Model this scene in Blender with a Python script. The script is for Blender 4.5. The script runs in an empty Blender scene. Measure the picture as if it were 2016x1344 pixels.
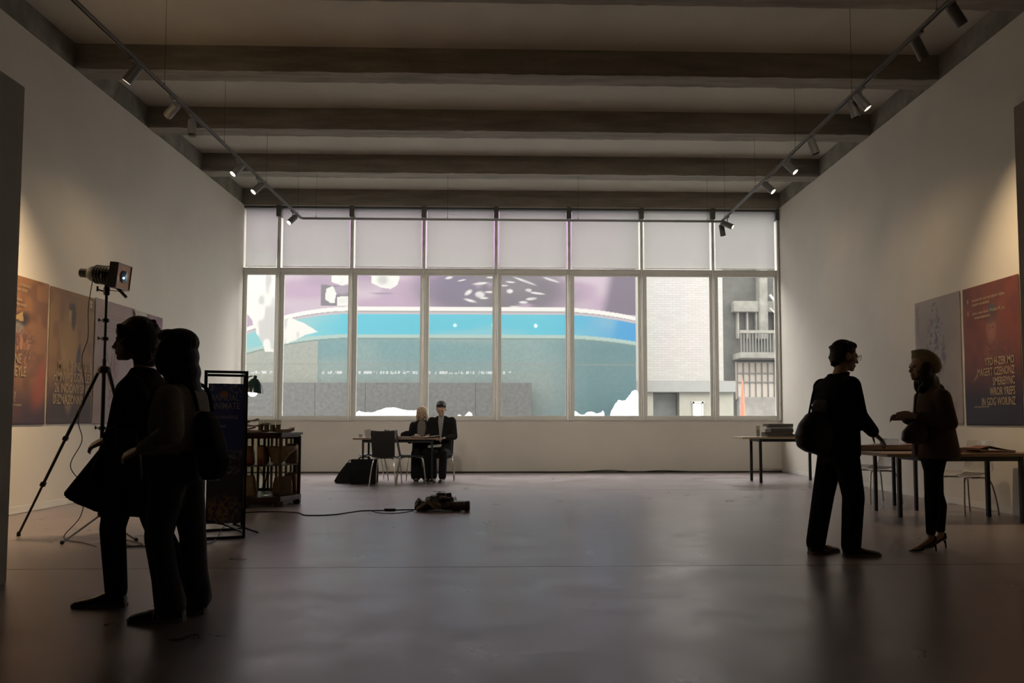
import bpy, bmesh, math, random
import numpy as np
from mathutils import Vector, Matrix, Euler
random.seed(7); rng = np.random.default_rng(7)
SC = bpy.context.scene; COL = SC.collection
PI = math.pi; R = math.radians

# ---------------------------------------------------------------- camera, world, sun, exposure
cd = bpy.data.cameras.new('camera'); cam = bpy.data.objects.new('camera', cd); COL.objects.link(cam)
cam.location = (0, 0, 1.08)
cd.sensor_width = 36; cd.lens = 1600/2016*36
cd.shift_x = -52.0/2016; cd.shift_y = 64.4/2016
cam.rotation_euler = (R(90+3.369), 0, R(-1.715)); cd.clip_end = 300
SC.camera = cam
w = bpy.data.worlds.new('sky'); SC.world = w; w.use_nodes = True
def overcast(nt, strength):
    """standard overcast sky: three times brighter overhead than at the horizon"""
    tc = nt.nodes.new('ShaderNodeTexCoord'); sp = nt.nodes.new('ShaderNodeSeparateXYZ'); nt.links.new(tc.outputs['Generated'], sp.inputs[0])
    r = nt.nodes.new('ShaderNodeMapRange'); r.inputs[1].default_value = 0; r.inputs[2].default_value = 1
    r.inputs[3].default_value = strength; r.inputs[4].default_value = strength*3
    nt.links.new(sp.outputs['Z'], r.inputs[0]); bg = nt.nodes['Background']; nt.links.new(r.outputs[0], bg.inputs[1])
    bg.inputs[0].default_value = (1.0, 0.965, 0.93, 1)
overcast(w.node_tree, 2.5)
sd = bpy.data.lights.new('sun', 'SUN'); sun = bpy.data.objects.new('sun', sd); COL.objects.link(sun)
sd.energy = 0.2; sd.angle = R(6); sd.color = (1, .96, .90)
sun.rotation_euler = Vector((0.25, 1.0, -1.05)).to_track_quat('-Z', 'Y').to_euler()
SC.view_settings.view_transform = 'Standard'; SC.view_settings.look = 'None'
SC.view_settings.gamma = 1; SC.view_settings.use_curve_mapping = False
SC.view_settings.exposure = 0.5

XL, XR, YB, ZT, ZS = -5.83, 5.81, 17.54, 5.76, 6.10     # walls, window wall, wall top, slab
YF = -5.0
SILL = 1.14

# ---------------------------------------------------------------- materials
MATS = {}
def mat(name, col, rough=.6, metal=0, spec=.5, noise=0, nscale=4, bump=0, bscale=30, stretch=(1,1,1), trans=0, emit=None, estr=0, ior=1.45, sheen=0, coat=0):
    if name in MATS: return MATS[name]
    m = bpy.data.materials.new(name); m.use_nodes = True; nt = m.node_tree
    b = nt.nodes['Principled BSDF']
    b.inputs['Base Color'].default_value = (*col, 1); b.inputs['Roughness'].default_value = rough
    b.inputs['Metallic'].default_value = metal; b.inputs['Specular IOR Level'].default_value = spec
    b.inputs['Transmission Weight'].default_value = trans; b.inputs['IOR'].default_value = ior
    b.inputs['Coat Weight'].default_value = coat
    tc = nt.nodes.new('ShaderNodeTexCoord'); mp = nt.nodes.new('ShaderNodeMapping')
    mp.inputs['Scale'].default_value = stretch; nt.links.new(tc.outputs['Object'], mp.inputs[0])
    n = nt.nodes.new('ShaderNodeTexNoise'); n.inputs['Scale'].default_value = nscale; n.inputs['Detail'].default_value = 6
    n.inputs['Roughness'].default_value = .6
    nt.links.new(mp.outputs[0], n.inputs['Vector'])
    if not noise: noise = .06
    r = nt.nodes.new('ShaderNodeValToRGB')
    r.color_ramp.elements[0].position = .3; r.color_ramp.elements[1].position = .7
    r.color_ramp.elements[0].color = (*[max(0, c*(1-noise)) for c in col], 1)
    r.color_ramp.elements[1].color = (*[min(1, c*(1+noise)) for c in col], 1)
    nt.links.new(n.outputs['Fac'], r.inputs[0]); nt.links.new(r.outputs[0], b.inputs['Base Color'])
    if bump:
        n2 = nt.nodes.new('ShaderNodeTexNoise'); n2.inputs['Scale'].default_value = bscale; n2.inputs['Detail'].default_value = 4
        nt.links.new(mp.outputs[0], n2.inputs['Vector'])
        bp = nt.nodes.new('ShaderNodeBump'); bp.inputs['Strength'].default_value = bump; bp.inputs['Distance'].default_value = .01
        nt.links.new(n2.outputs['Fac'], bp.inputs['Height']); nt.links.new(bp.outputs[0], b.inputs['Normal'])
    if emit:
        b.inputs['Emission Color'].default_value = (*emit, 1); b.inputs['Emission Strength'].default_value = estr
    MATS[name] = m; return m

def pane_mat(name, tint=(1,1,1), gloss=.08, haze=0.0, hazecol=(.9,.9,.9)):
    """thin clear glass: light passes straight through, with a weak mirror reflection and an optional whitish veil that adds haze"""
    if name in MATS: return MATS[name]
    m = bpy.data.materials.new(name); m.use_nodes = True; nt = m.node_tree; nt.nodes.clear()
    o = nt.nodes.new('ShaderNodeOutputMaterial'); t = nt.nodes.new('ShaderNodeBsdfTransparent'); t.inputs[0].default_value = (*tint, 1)
    g = nt.nodes.new('ShaderNodeBsdfGlossy'); g.inputs['Roughness'].default_value = .02
    fr = nt.nodes.new('ShaderNodeFresnel'); fr.inputs[0].default_value = 1.03
    mx = nt.nodes.new('ShaderNodeMixShader'); nt.links.new(fr.outputs[0], mx.inputs[0])
    nt.links.new(t.outputs[0], mx.inputs[1]); nt.links.new(g.outputs[0], mx.inputs[2])
    last = mx
    if haze:
        d = nt.nodes.new('ShaderNodeBsdfTranslucent'); d.inputs[0].default_value = (*hazecol, 1)
        d2 = nt.nodes.new('ShaderNodeMixShader')
        nn = nt.nodes.new('ShaderNodeTexNoise'); nn.inputs['Scale'].default_value = 60
        mm = nt.nodes.new('ShaderNodeMath'); mm.operation = 'MULTIPLY'; mm.inputs[1].default_value = haze*2
        nt.links.new(nn.outputs['Fac'], mm.inputs[0]); nt.links.new(mm.outputs[0], d2.inputs[0])
        nt.links.new(mx.outputs[0], d2.inputs[1]); nt.links.new(d.outputs[0], d2.inputs[2]); last = d2
    nt.links.new(last.outputs[0], o.inputs[0]); MATS[name] = m; return m

def blind_mat():
    m = bpy.data.materials.new('frosted_fabric'); m.use_nodes = True; nt = m.node_tree; nt.nodes.clear()
    o = nt.nodes.new('ShaderNodeOutputMaterial'); t = nt.nodes.new('ShaderNodeBsdfTransparent')
    t.inputs[0].default_value = (.8, .8, .8, 1)
    tr = nt.nodes.new('ShaderNodeBsdfTranslucent'); tr.inputs[0].default_value = (.50, .49, .485, 1)
    df = nt.nodes.new('ShaderNodeBsdfDiffuse'); df.inputs[0].default_value = (.8, .79, .77, 1)
    a = nt.nodes.new('ShaderNodeMixShader'); a.inputs[0].default_value = .35
    nt.links.new(tr.outputs[0], a.inputs[1]); nt.links.new(df.outputs[0], a.inputs[2])
    b = nt.nodes.new('ShaderNodeMixShader')
    n = nt.nodes.new('ShaderNodeTexNoise'); n.inputs['Scale'].default_value = 1.2; n.inputs['Detail'].default_value = 2
    mr = nt.nodes.new('ShaderNodeMapRange'); mr.inputs[3].default_value = .60; mr.inputs[4].default_value = .74
    nt.links.new(n.outputs['Fac'], mr.inputs[0]); nt.links.new(mr.outputs[0], b.inputs[0])
    nt.links.new(t.outputs[0], b.inputs[1]); nt.links.new(a.outputs[0], b.inputs[2])
    nt.links.new(b.outputs[0], o.inputs[0]); return m

def floor_mat():
    m = bpy.data.materials.new('polished_concrete'); m.use_nodes = True; nt = m.node_tree
    b = nt.nodes['Principled BSDF']
    tc = nt.nodes.new('ShaderNodeTexCoord')
    def noise(scale, det, st, rough=.6):
        mp = nt.nodes.new('ShaderNodeMapping'); mp.inputs['Scale'].default_value = st
        nt.links.new(tc.outputs['Object'], mp.inputs[0])
        n = nt.nodes.new('ShaderNodeTexNoise'); n.inputs['Scale'].default_value = scale; n.inputs['Detail'].default_value = det
        n.inputs['Roughness'].default_value = rough; n.inputs['Distortion'].default_value = .15
        nt.links.new(mp.outputs[0], n.inputs['Vector']); return n
    a = noise(.5, 6, (1, 1, 1)); c = noise(2.2, 5, (1, 1, 1), .55)
    mx = nt.nodes.new('ShaderNodeMix'); mx.data_type = 'FLOAT'; mx.inputs[0].default_value = .5
    nt.links.new(a.outputs['Fac'], mx.inputs[2]); nt.links.new(c.outputs['Fac'], mx.inputs[3])
    r = nt.nodes.new('ShaderNodeValToRGB'); e = r.color_ramp.elements
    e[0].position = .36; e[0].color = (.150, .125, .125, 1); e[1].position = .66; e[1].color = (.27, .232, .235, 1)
    nt.links.new(mx.outputs[0], r.inputs[0]); nt.links.new(r.outputs[0], b.inputs['Base Color'])
    rr = nt.nodes.new('ShaderNodeMapRange'); rr.inputs[1].default_value = .3; rr.inputs[2].default_value = .7
    rr.inputs[3].default_value = .27; rr.inputs[4].default_value = .36
    nt.links.new(c.outputs['Fac'], rr.inputs[0]); nt.links.new(rr.outputs[0], b.inputs['Roughness'])
    bp = nt.nodes.new('ShaderNodeBump'); bp.inputs['Strength'].default_value = .02; bp.inputs['Distance'].default_value = .01
    nt.links.new(a.outputs['Fac'], bp.inputs['Height']); nt.links.new(bp.outputs[0], b.inputs['Normal'])
    b.inputs['Specular Tint'].default_value = (1, .88, .97, 1); b.inputs['Specular IOR Level'].default_value = 1.0; b.inputs['IOR'].default_value = 1.6  # purple specular tint puts the banner's reflection into the floor colour
    return m

def paint_mat(name='printed_paper', rough=.55, spec=.3):
    if name in MATS: return MATS[name]
    m = bpy.data.materials.new(name); m.use_nodes = True; nt = m.node_tree; b = nt.nodes['Principled BSDF']
    a = nt.nodes.new('ShaderNodeAttribute'); a.attribute_name = 'print'
    nt.links.new(a.outputs['Color'], b.inputs['Base Color'])
    b.inputs['Roughness'].default_value = rough; b.inputs['Specular IOR Level'].default_value = spec
    MATS[name] = m; return m

# ---------------------------------------------------------------- mesh helpers
def link(me, name, m=None, parent=None, smooth=False):
    if m is not None: me.materials.clear(); me.materials.append(m)
    if smooth: me.polygons.foreach_set('use_smooth', [True]*len(me.polygons))
    o = bpy.data.objects.new(name, me); COL.objects.link(o)
    if parent: o.parent = parent
    return o
def obj(name, bm, m, parent=None, smooth=False, loc=None):
    me = bpy.data.meshes.new(name); bmesh.ops.recalc_face_normals(bm, faces=bm.faces[:]); bm.to_mesh(me); bm.free()
    o = link(me, name, m, parent)
    if smooth:
        me.polygons.foreach_set('use_smooth', [True]*len(me.polygons))
        try: me.set_sharp_from_angle(angle=R(40))
        except Exception: pass
    if loc: o.location = loc
    return o
def B(): return bmesh.new()
def box(bm, x0, x1, y0, y1, z0, z1, M=None):
    vs = [bm.verts.new(Vector((x, y, z)) if M is None else M @ Vector((x, y, z))) for x in (x0, x1) for y in (y0, y1) for z in (z0, z1)]
    for f in ((0,1,3,2),(4,6,7,5),(0,4,5,1),(2,3,7,6),(0,2,6,4),(1,5,7,3)): bm.faces.new([vs[i] for i in f])
    return bm
def bbox(bm, x0, x1, y0, y1, z0, z1, bev=.004, M=None):
    b = bmesh.new(); box(b, x0, x1, y0, y1, z0, z1)
    bmesh.ops.bevel(b, geom=b.edges[:], offset=bev, segments=2, affect='EDGES')
    if M: bmesh.ops.transform(b, matrix=M, verts=b.verts[:])
    merge(bm, b); return bm
def merge(bm, b):
    me = bpy.data.meshes.new('t'); b.to_mesh(me); b.free(); bm.from_mesh(me); bpy.data.meshes.remove(me)
def frame_of(d):
    d = d.normalized(); up = Vector((0, 0, 1)) if abs(d.z) < .95 else Vector((1, 0, 0))
    s = d.cross(up).normalized(); return s, s.cross(d).normalized()
def ring_tube(bm, rings, caps=True):
    """rings: list of lists of points, all the same length"""
    vv = [[bm.verts.new(p) for p in r] for r in rings]; n = len(vv[0])
    for a, b in zip(vv[:-1], vv[1:]):
        for i in range(n): bm.faces.new((a[i], a[(i+1) % n], b[(i+1) % n], b[i]))
    if caps: bm.faces.new(vv[0][::-1]); bm.faces.new(vv[-1])
    return bm
def tube(bm, pts, r, n=8, caps=True):
    pts = [Vector(p) for p in pts]; rs = r if isinstance(r, (list, tuple)) else [r]*len(pts)
    rings = []; s = None
    for i, p in enumerate(pts):
        d = (pts[min(i+1, len(pts)-1)] - pts[max(i-1, 0)]).normalized()
        if s is None: s, u = frame_of(d)
        else:
            s = (s - d*s.dot(d)).normalized(); u = s.cross(d)
        rings.append([p + (s*math.cos(2*PI*k/n) + u*math.sin(2*PI*k/n))*rs[i] for k in range(n)])
    return ring_tube(bm, rings, caps)
def smoothpath(pts, k=6):
    pts = [Vector(p) for p in pts]; P = [pts[0]] + pts + [pts[-1]]; out = []
    for i in range(1, len(P)-2):
        for j in range(k):
            t = j/k; a, b, c, d = P[i-1], P[i], P[i+1], P[i+2]
            out.append(.5*((2*b) + (c-a)*t + (2*a-5*b+4*c-d)*t*t + (3*b-a-3*c+d)*t**3))
    return out + [pts[-1]]
def cyl(bm, p0, p1, r, n=16, r1=None): return tube(bm, [p0, p1], [r, r if r1 is None else r1], n)
def lathe(bm, prof, n=20, M=None, caps=True):
    rings = [[(M or Matrix()) @ Vector((r*math.cos(2*PI*k/n), r*math.sin(2*PI*k/n), z)) for k in range(n)] for r, z in prof]
    return ring_tube(bm, rings, caps)
def empty(name, loc=(0,0,0), rz=0):
    o = bpy.data.objects.new(name, None); o.empty_display_size = .1; COL.objects.link(o); o.location = loc; o.rotation_euler = (0, 0, rz); return o
def tag(o, label, cat, group=None, kind=None):
    o['label'] = label; o['category'] = cat
    if group: o['group'] = group
    if kind: o['kind'] = kind
    return o
def thing(name, label, cat, loc=(0,0,0), rz=0, group=None): return tag(empty(name, loc, rz), label, cat, group)
def struct(o): o['kind'] = 'structure'; return o
def copy_tree(o, parent=None):
    c = o.copy(); COL.objects.link(c); c.parent = parent
    for ch in list(o.children): copy_tree(ch, c)
    return c
def lettering(text, size, xs, m, parent, M, name='lettering', align='LEFT', space=.9, ext=0):
    cu = bpy.data.curves.new('lettering', 'FONT'); cu.body = text; cu.size = size; cu.align_x = align; cu.space_line = space
    cu.offset = size*.012; cu.resolution_u = 2; cu.extrude = ext
    t = bpy.data.objects.new('lettering_source', cu); COL.objects.link(t)
    bpy.context.view_layer.update(); dg = bpy.context.evaluated_depsgraph_get()
    me = bpy.data.meshes.new_from_object(t.evaluated_get(dg)); bpy.data.objects.remove(t); bpy.data.curves.remove(cu)
    me.transform(Matrix.Diagonal((xs, 1, 1, 1))); me.transform(M)
    return link(me, name, m, parent)

# numpy painter: value noise, blobs, strokes in metres
def vnoise(X, Y, sx, sy, seed=0):
    g = np.random.default_rng(seed).random((64, 64))
    x = X/sx; y = Y/sy; xi = np.floor(x).astype(int); yi = np.floor(y).astype(int); fx = x-xi; fy = y-yi
    fx = fx*fx*(3-2*fx); fy = fy*fy*(3-2*fy)
    G = lambda a, b: g[a % 64, b % 64]
    return (G(xi, yi)*(1-fx)+G(xi+1, yi)*fx)*(1-fy)+(G(xi, yi+1)*(1-fx)+G(xi+1, yi+1)*fx)*fy
def sm(e0, e1, v):
    t = np.clip((v-e0)/(e1-e0), 0, 1); return t*t*(3-2*t)
def mixc(C, col, a):
    return C*(1-a[..., None]) + np.array(col, float)*a[..., None]
def blob(X, Y, cx, cy, rx, ry, ang=0, soft=.3):
    c, s = math.cos(ang), math.sin(ang); dx = X-cx; dy = Y-cy
    d = np.sqrt(((dx*c+dy*s)/rx)**2 + ((-dx*s+dy*c)/ry)**2); return 1-sm(1-soft, 1+soft, d)
def poly_mask(X, Y, pts):
    ins = np.zeros(X.shape, bool); n = len(pts)
    for i in range(n):
        x1, y1 = pts[i]; x2, y2 = pts[(i+1) % n]
        if y1 == y2: continue
        c = ((y1 > Y) != (y2 > Y)) & (X < (x2-x1)*(Y-y1)/(y2-y1)+x1); ins ^= c
    return ins.astype(float)
def painted(name, w_, h_, nx, ny, fn, parent, M, thick=.002, m=None, bulge=None):
    """a printed sheet: u along +X, v along +Z, front facing -Y, closed with a back and edges"""
    u = np.linspace(0, w_, nx+1); v = np.linspace(0, h_, ny+1); U, V = np.meshgrid(u, v)
    C = np.clip(fn(U, V), 0, 1.0)
    D = np.zeros_like(U) if bulge is None else bulge(U, V)
    N = (nx+1)*(ny+1)
    fr = np.stack([U.ravel(), D.ravel(), V.ravel()], 1); bk = fr + [0, thick, 0]
    co = np.concatenate([fr, bk]); idx = np.arange(N).reshape(ny+1, nx+1)
    q = np.stack([idx[:-1, :-1], idx[:-1, 1:], idx[1:, 1:], idx[1:, :-1]], -1).reshape(-1, 4)
    faces = [q]
    if bulge is None:
        back = [[N+idx[0, 0], N+idx[-1, 0], N+idx[-1, -1], N+idx[0, -1]]]
    else: back = q[:, ::-1] + N
    faces.append(np.array(back))
    for e in (idx[0, :], idx[:, -1], idx[-1, ::-1], idx[::-1, 0]):
        if bulge is None: e = e[[0, -1]]
        faces.append(np.stack([e[1:], e[:-1], e[:-1]+N, e[1:]+N], 1))
    F = np.concatenate(faces)
    me = bpy.data.meshes.new(name); me.vertices.add(len(co)); me.vertices.foreach_set('co', co.astype(np.float32).ravel())
    me.loops.add(F.size); me.loops.foreach_set('vertex_index', F.astype(np.int32).ravel())
    me.polygons.add(len(F)); me.polygons.foreach_set('loop_start', np.arange(0, F.size, 4, dtype=np.int32))
    me.update(calc_edges=True)
    at = me.color_attributes.new('print', 'FLOAT_COLOR', 'POINT')
    cc = np.concatenate([C.reshape(-1, 3), np.broadcast_to(np.array([.6, .58, .55]), (N, 3))]); cc = np.c_[cc, np.ones(2*N)]
    at.data.foreach_set('color', cc.astype(np.float32).ravel())
    me.transform(M); return link(me, name, m or paint_mat(), parent)

# ================================================================ SETTING
m_wall = mat('white_wall_paint', (.63, .59, .525), .7, noise=.03, nscale=1.5, bump=.05, bscale=20)
m_conc = mat('board_marked_concrete', (.225, .205, .17), .85, noise=.30, nscale=3, bump=.5, bscale=12, stretch=(.35, 2.5, 2.5))
m_conc_side = mat('rough_concrete', (.21, .20, .165), .9, noise=.35, nscale=2.2, bump=.5, bscale=8)
m_slab = mat('painted_slab', (.46, .43, .365), .8, noise=.08, nscale=.8)
m_frame = mat('grey_painted_steel', (.68, .67, .62), .45, metal=.0, noise=.05)
m_tube = mat('satin_steel', (.62, .59, .54), .3, metal=.5)
m_black = mat('black_metal', (.012, .012, .013), .4, spec=.4)
m_glass = pane_mat('window_glass', (.97, .98, .97), haze=.012)  # translucent veil imitates the overexposed haze of the view outside
m_blind = blind_mat()
m_seam = mat('dark_joint_filler', (.05, .048, .045), .9)

# floor: three cast bays with recessed expansion joints between them
fl = struct(empty('floor'))
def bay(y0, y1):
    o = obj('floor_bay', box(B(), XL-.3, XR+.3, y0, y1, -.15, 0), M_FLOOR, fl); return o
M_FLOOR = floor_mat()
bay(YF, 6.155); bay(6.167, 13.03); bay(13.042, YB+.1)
obj('joint_filler', box(box(B(), XL-.3, XR+.3, 6.155, 6.167, -.15, -.006), XL-.3, XR+.3, 13.03, 13.042, -.15, -.006), m_seam, fl)

struct(obj('wall_left', box(B(), XL-.25, XL, YF, YB+.2, 0, ZT), m_wall))
struct(obj('wall_right', box(B(), XR, XR+.25, YF, YB+.2, 0, ZT), m_wall))
struct(obj('wall_front', box(B(), XL-.25, XR+.25, YF-.2, YF, 0, ZS), mat('dark_unseen_wall', (.05, .045, .04), .8)))  # unseen wall kept dark to cut bounced light near the camera
struct(obj('wall_back', box(B(), XL, XR, YB, YB+.25, 0, SILL-.03), m_wall))
struct(obj('trim_sill', bbox(B(), XL, XR, YB-.04, YB+.2, SILL-.03, SILL, .006), mat('sill_paint', (.62, .60, .56), .5)))
struct(obj('ceiling', box(B(), XL-.3, XR+.3, YF-.2, YB+.3, ZS, ZS+.3), m_slab))
# shadow gap at the wall foot
for nm, x0, x1 in (('baseboard_left', XL, XL+.006), ('baseboard_right', XR-.006, XR)):
    struct(obj(nm, box(B(), x0, x1, 5.7, YB, .012, .09), mat('baseboard_paint', (.66, .64, .60), .6)))
struct(obj('baseboard_back', box(B(), XL, XR, YB-.006, YB, 0, .025), m_seam))

def beam(name, x0, x1, y0, y1, z0, z1, m, cuts=90, jit=.006, axis=0, seed=1):
    """cast beam with slightly wandering arrises"""
    rr = random.Random(seed); bm = B(); rings = []
    for i in range(cuts+1):
        t = i/cuts; j = [(rr.uniform(-jit, jit), rr.uniform(-jit, jit)) for _ in range(2)]
        if axis == 0:
            x = x0+(x1-x0)*t
            rings.append([Vector((x, y0+j[0][0], z0+j[0][1])), Vector((x, y1+j[1][0], z0+j[1][1])), Vector((x, y1, z1)), Vector((x, y0, z1))])
        else:
            y = y0+(y1-y0)*t
            rings.append([Vector((x0+j[0][0], y, z0+j[0][1])), Vector((x1+j[1][0], y, z0+j[1][1])), Vector((x1, y, z1)), Vector((x0, y, z1))])
    return struct(obj(name, ring_tube(bm, rings), m))
for i, y in enumerate((-1.9, .25, 2.4, 4.5, 6.62, 8.5, 10.70, 12.85, 15.10)):
    beam('ceiling_beam', XL-.02, XR+.02, y, y+.34, ZT-.005, ZS, m_conc, seed=i)
beam('ceiling_beam', XL-.02, XR+.02, YB-.14, YB+.25, ZT+.0, ZS, m_conc, seed=30)
beam('side_beam', XL-.25, XL-.005, YF, YB+.2, ZT+.012, ZS, m_conc_side, 160, .012, 1, 40)
beam('side_beam', XR+.005, XR+.25, YF, YB+.2, ZT+.012, ZS, m_conc_side, 160, .012, 1, 41)
# free-standing partitions either side of the viewer
struct(obj('partition_left', bbox(B(), -3.55, -3.395, .4, 5.62, 0, 3.40, .006), mat('partition_paint', (.30, .265, .225), .7)))
struct(obj('partition_right', bbox(B(), 3.585, 3.74, .4, 5.62, 0, 3.34, .006), mat('partition_paint', (.30, .265, .225), .7)))

# ---------------------------------------------------------------- window wall, seven bays
MX = [XL, -5.07, -3.50, -1.95, -.39, 1.19, 2.78, 4.35, XR]
MX = [XL, -5.07, -3.505, -1.955, -.39, 1.195, 2.78, 4.35, XR-.02]
Z1, Z2, Z3 = 4.30, 4.385, 5.70
for i in range(8):
    x0, x1 = MX[i], MX[i+1]
    wn = struct(empty('window_%d' % (i+1), (x0, YB, SILL)))
    W = x1-x0; H1 = Z1-SILL
    l = .035 if i else .0; r = .035
    # sash frame round the clear lower pane
    bm = B(); f = .075
    bbox(bm, l, l+f, .0, .06, 0, H1, .005); bbox(bm, W-r-f*.6, W-r, 0, .06, 0, H1, .005)
    bbox(bm, l+f, W-r-f*.6, 0, .06, 0, .075, .005); bbox(bm, l+f, W-r-f*.6, 0, .06, H1-.045, H1, .005)
    obj('sash_frame', bm, m_frame, wn)
    obj('pane', box(B(), l+f, W-r-f*.6, .03, .036, .075, H1-.045), m_glass, wn)
    bm = bbox(B(), 0, W, -.02, .08, H1, Z2-SILL, .006); bbox(bm, 0, W, -.03, .1, Z2-SILL, Z2-SILL+.016, .003)
    obj('transom', bm, m_frame, wn)
    obj('upper_pane', box(B(), l, W-r, .06, .066, Z2-SILL+.016, Z3-SILL), m_glass, wn)
    bm = box(B(), l+.03, W-r-.03, .0, .002, Z2-SILL+.05, Z3-SILL-.01)
    bl = obj('roller_blind', bm, m_blind, wn)
    bm = B(); cyl(bm, (l+.03, .001, Z2-SILL+.045), (W-r-.03, .001, Z2-SILL+.045), .009, 8)
    obj('blind_hem_bar', bm, m_frame, bl)
for i in range(1, 9):
    x = MX[i]; a = struct(empty('mullion', (x, YB, SILL-.03)))
    obj('mullion_fin', bbox(B(), -.028, .028, -.05, .14, 0, Z3-SILL+.03, .006), m_frame, a)
    bm = B(); cyl(bm, (-.012, -.065, 0), (-.012, -.065, Z3-SILL+.03), .021, 14); obj('mullion_tube', bm, m_tube, a, True)
    obj('mullion_bracket', bbox(B(), -.055, .045, -.12, .10, Z3-SILL-.16, Z3-SILL+.085, .004), mat('dark_bracket', (.10, .095, .085), .6), a)
struct(obj('trim_window_head', bbox(B(), XL, XR, YB-.06, YB+.12, Z3, Z3+.04, .004), mat('dark_head_rail', (.09, .085, .08), .5)))
struct(obj('trim_head_board', bbox(B(), XL, XR, YB-.12, YB+.12, Z3+.04, ZT, .004), mat('head_board', (.34, .32, .28), .7)))

# ---------------------------------------------------------------- outside
g = struct(obj('street_ground', box(B(), -40, 60, YB+.3, 90, -.4, -.1), mat('wet_asphalt', (.16, .16, .165), .6, noise=.15)))
BY = 26.0
def banner(U, V):
    # paint in the picture-like space of the artwork (1 unit = 1/61.5 m)
    X = (U-14.0)*61.5+1012; Y = 830.6-(V+.3-1.08)*61.2
    n1 = vnoise(X, Y, 60, 30, 1); n2 = vnoise(X, Y, 14, 9, 2); n3 = vnoise(X, Y, 2.6, 2.6, 3)
    C = np.zeros(X.shape+(3,)); C[:] = (.72, .53, .72)
    C = mixc(C, (.86, .71, .84), sm(.35, .75, n1)); C = mixc(C, (.46, .34, .50), sm(.55, .9, vnoise(X, Y, 90, 50, 5))*.55)
    C = mixc(C, (.80, .48, .86), sm(545, 470, Y)*.75)
    # dark figure shape in the middle of the purple field
    d = blob(X, Y, 975, 575, 150, 52, 0, .35)*sm(.12, .42, vnoise(X, Y, 45, 20, 7)+.25*n2)
    C = mixc(C, (.20, .19, .22), d*.85)
    C = mixc(C, (.30, .24, .42), blob(X, Y, 880, 560, 60, 40, .4, .6)*.5)
    for cx, cy, rx, ry, a in ((945, 558, 14, 2.2, -.1), (921, 576, 8, 4, -.6), (925, 592, 12, 2.4, .25), (944, 580, 9, 6, 0), (952, 587, 8, 2, 0), (962, 575, 8, 2, 0),
        (1040, 571, 6, 3, .1), (1058, 577, 14, 2, .12), (1046, 588, 10, 2.6, -.1), (1030, 595, 8, 2.4, 0), (1004, 555, 9, 1.6, .1), (1033, 553, 22, 2, .35), (1085, 550, 16, 2, .3),
        (992, 562, 7, 1.6, 0), (1003, 573, 6, 4, 0), (883, 547, 7, 2.4, -.2), (908, 552, 8, 1.2, -.2), (965, 546, 8, 1.6, 0), (1015, 604, 12, 1.6, .1)):
        C = mixc(C, (1.28, 1.26, 1.28), blob(X, Y, cx, cy, rx, ry, a, .4)*(.55+.45*n2))
    # white shapes left of centre
    C = mixc(C, (.30, .28, .32), poly_mask(X, Y, [(631, 562), (690, 565), (690, 604), (631, 604)]))
    C = mixc(C, (.55, .46, .58), blob(X, Y, 672, 572, 16, 9, 0, .4))
    for pts in ([(652, 540), (690, 540), (686, 560), (672, 564), (654, 556)], [(642, 570), (654, 564), (663, 580), (660, 598), (650, 598), (640, 590)], [(665, 586), (684, 584), (688, 604), (664, 604)],
                [(730, 540), (786, 540), (784, 560), (768, 570), (746, 566), (732, 558)]):
        C = mixc(C, (1.26, 1.26, 1.23), poly_mask(X+4*(n2-.5), Y, pts)*(.8+.2*n2))
    C = mixc(C, (.42, .36, .48), (1-np.abs(sm(0, 1, (Y-575)/8)*2-1))*blob(X, Y, 752, 576, 22, 6, 0, .4))
    C = mixc(C, (.60, .60, .58), blob(X, Y, 752, 552, 10, 9, 0, .5)*.6)
    # darker right end of the purple field
    C = mixc(C, (.28, .23, .32), sm(1195, 1222, X+.25*(Y-540)+6*n1)*(Y < 620))
    # curved white band with a thin grey line, then the cyan band
    bend = 26*(np.clip(700-X, 0, 400)/150.)**2*.8 + 17*(np.clip(X-1090, 0, 400)/160.)**2
    yb = Y-bend
    C = mixc(C, (1.26, 1.24, 1.22), (yb > 605)*(yb < 613)*1.0); C = mixc(C, (.55, .52, .55), (yb >= 613)*(yb < 615)*1.0)
    C = mixc(C, (.78, .72, .78), (yb >= 615)*(yb < 619)*1.0)
    bend2 = bend*.75
    y2 = Y-bend2*.9
    cy = np.zeros_like(C); cy[:] = (.16, .78, 1.0); cy = mixc(cy, (.07, .48, .98), sm(1060, 1250, X)); cy = mixc(cy, (.42, .84, .86), sm(700, 560, X)*.8)
    cy = mixc(cy, (.60, .86, .88), sm(.65, .9, n1)*.35)
    low = (yb >= 619)
    C = np.where(low[..., None], cy, C)
    C = mixc(C, (.60, .84, .80), ((Y-bend2) > 659)*1.0); C = mixc(C, (.30, .42, .40), ((Y-bend2) > 666)*((Y-bend2) < 668.5)*1.0)
    te = np.zeros_like(C); te[:] = (.28, .50, .53); te = mixc(te, (.44, .58, .56), sm(.3, .8, n1)*.6)
    te = mixc(te, (.47, .55, .53), sm(690, 760, Y)*.75*(X < 1120)); te = mixc(te, (.15, .33, .38), sm(1050, 1180, X)*.75)
    te = mixc(te, (.62, .62, .54), (X < 628)*.8); te = mixc(te, (.30, .44, .46), ((X > 628)*(X < 634)+(np.abs(X-803) < 2)*(Y < 752))*.4)
    te = te*(1+.16*(n3-.5))[..., None]
    te = mixc(te, (.45, .47, .44), ((np.abs(Y-718) < .9)*1.0)*.5)
    C = np.where(((Y-bend2) >= 668.5)[..., None], te, C)
    # drawn lettering line near the foot (small white cursive print)
    rr = (vnoise(X, Y*0, 2.3, 1, 11) > .45)*(vnoise(X, Y, 3.1, 2.6, 12) > .33)*(vnoise(X, Y*0, 30, 1, 13) > .16)
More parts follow.
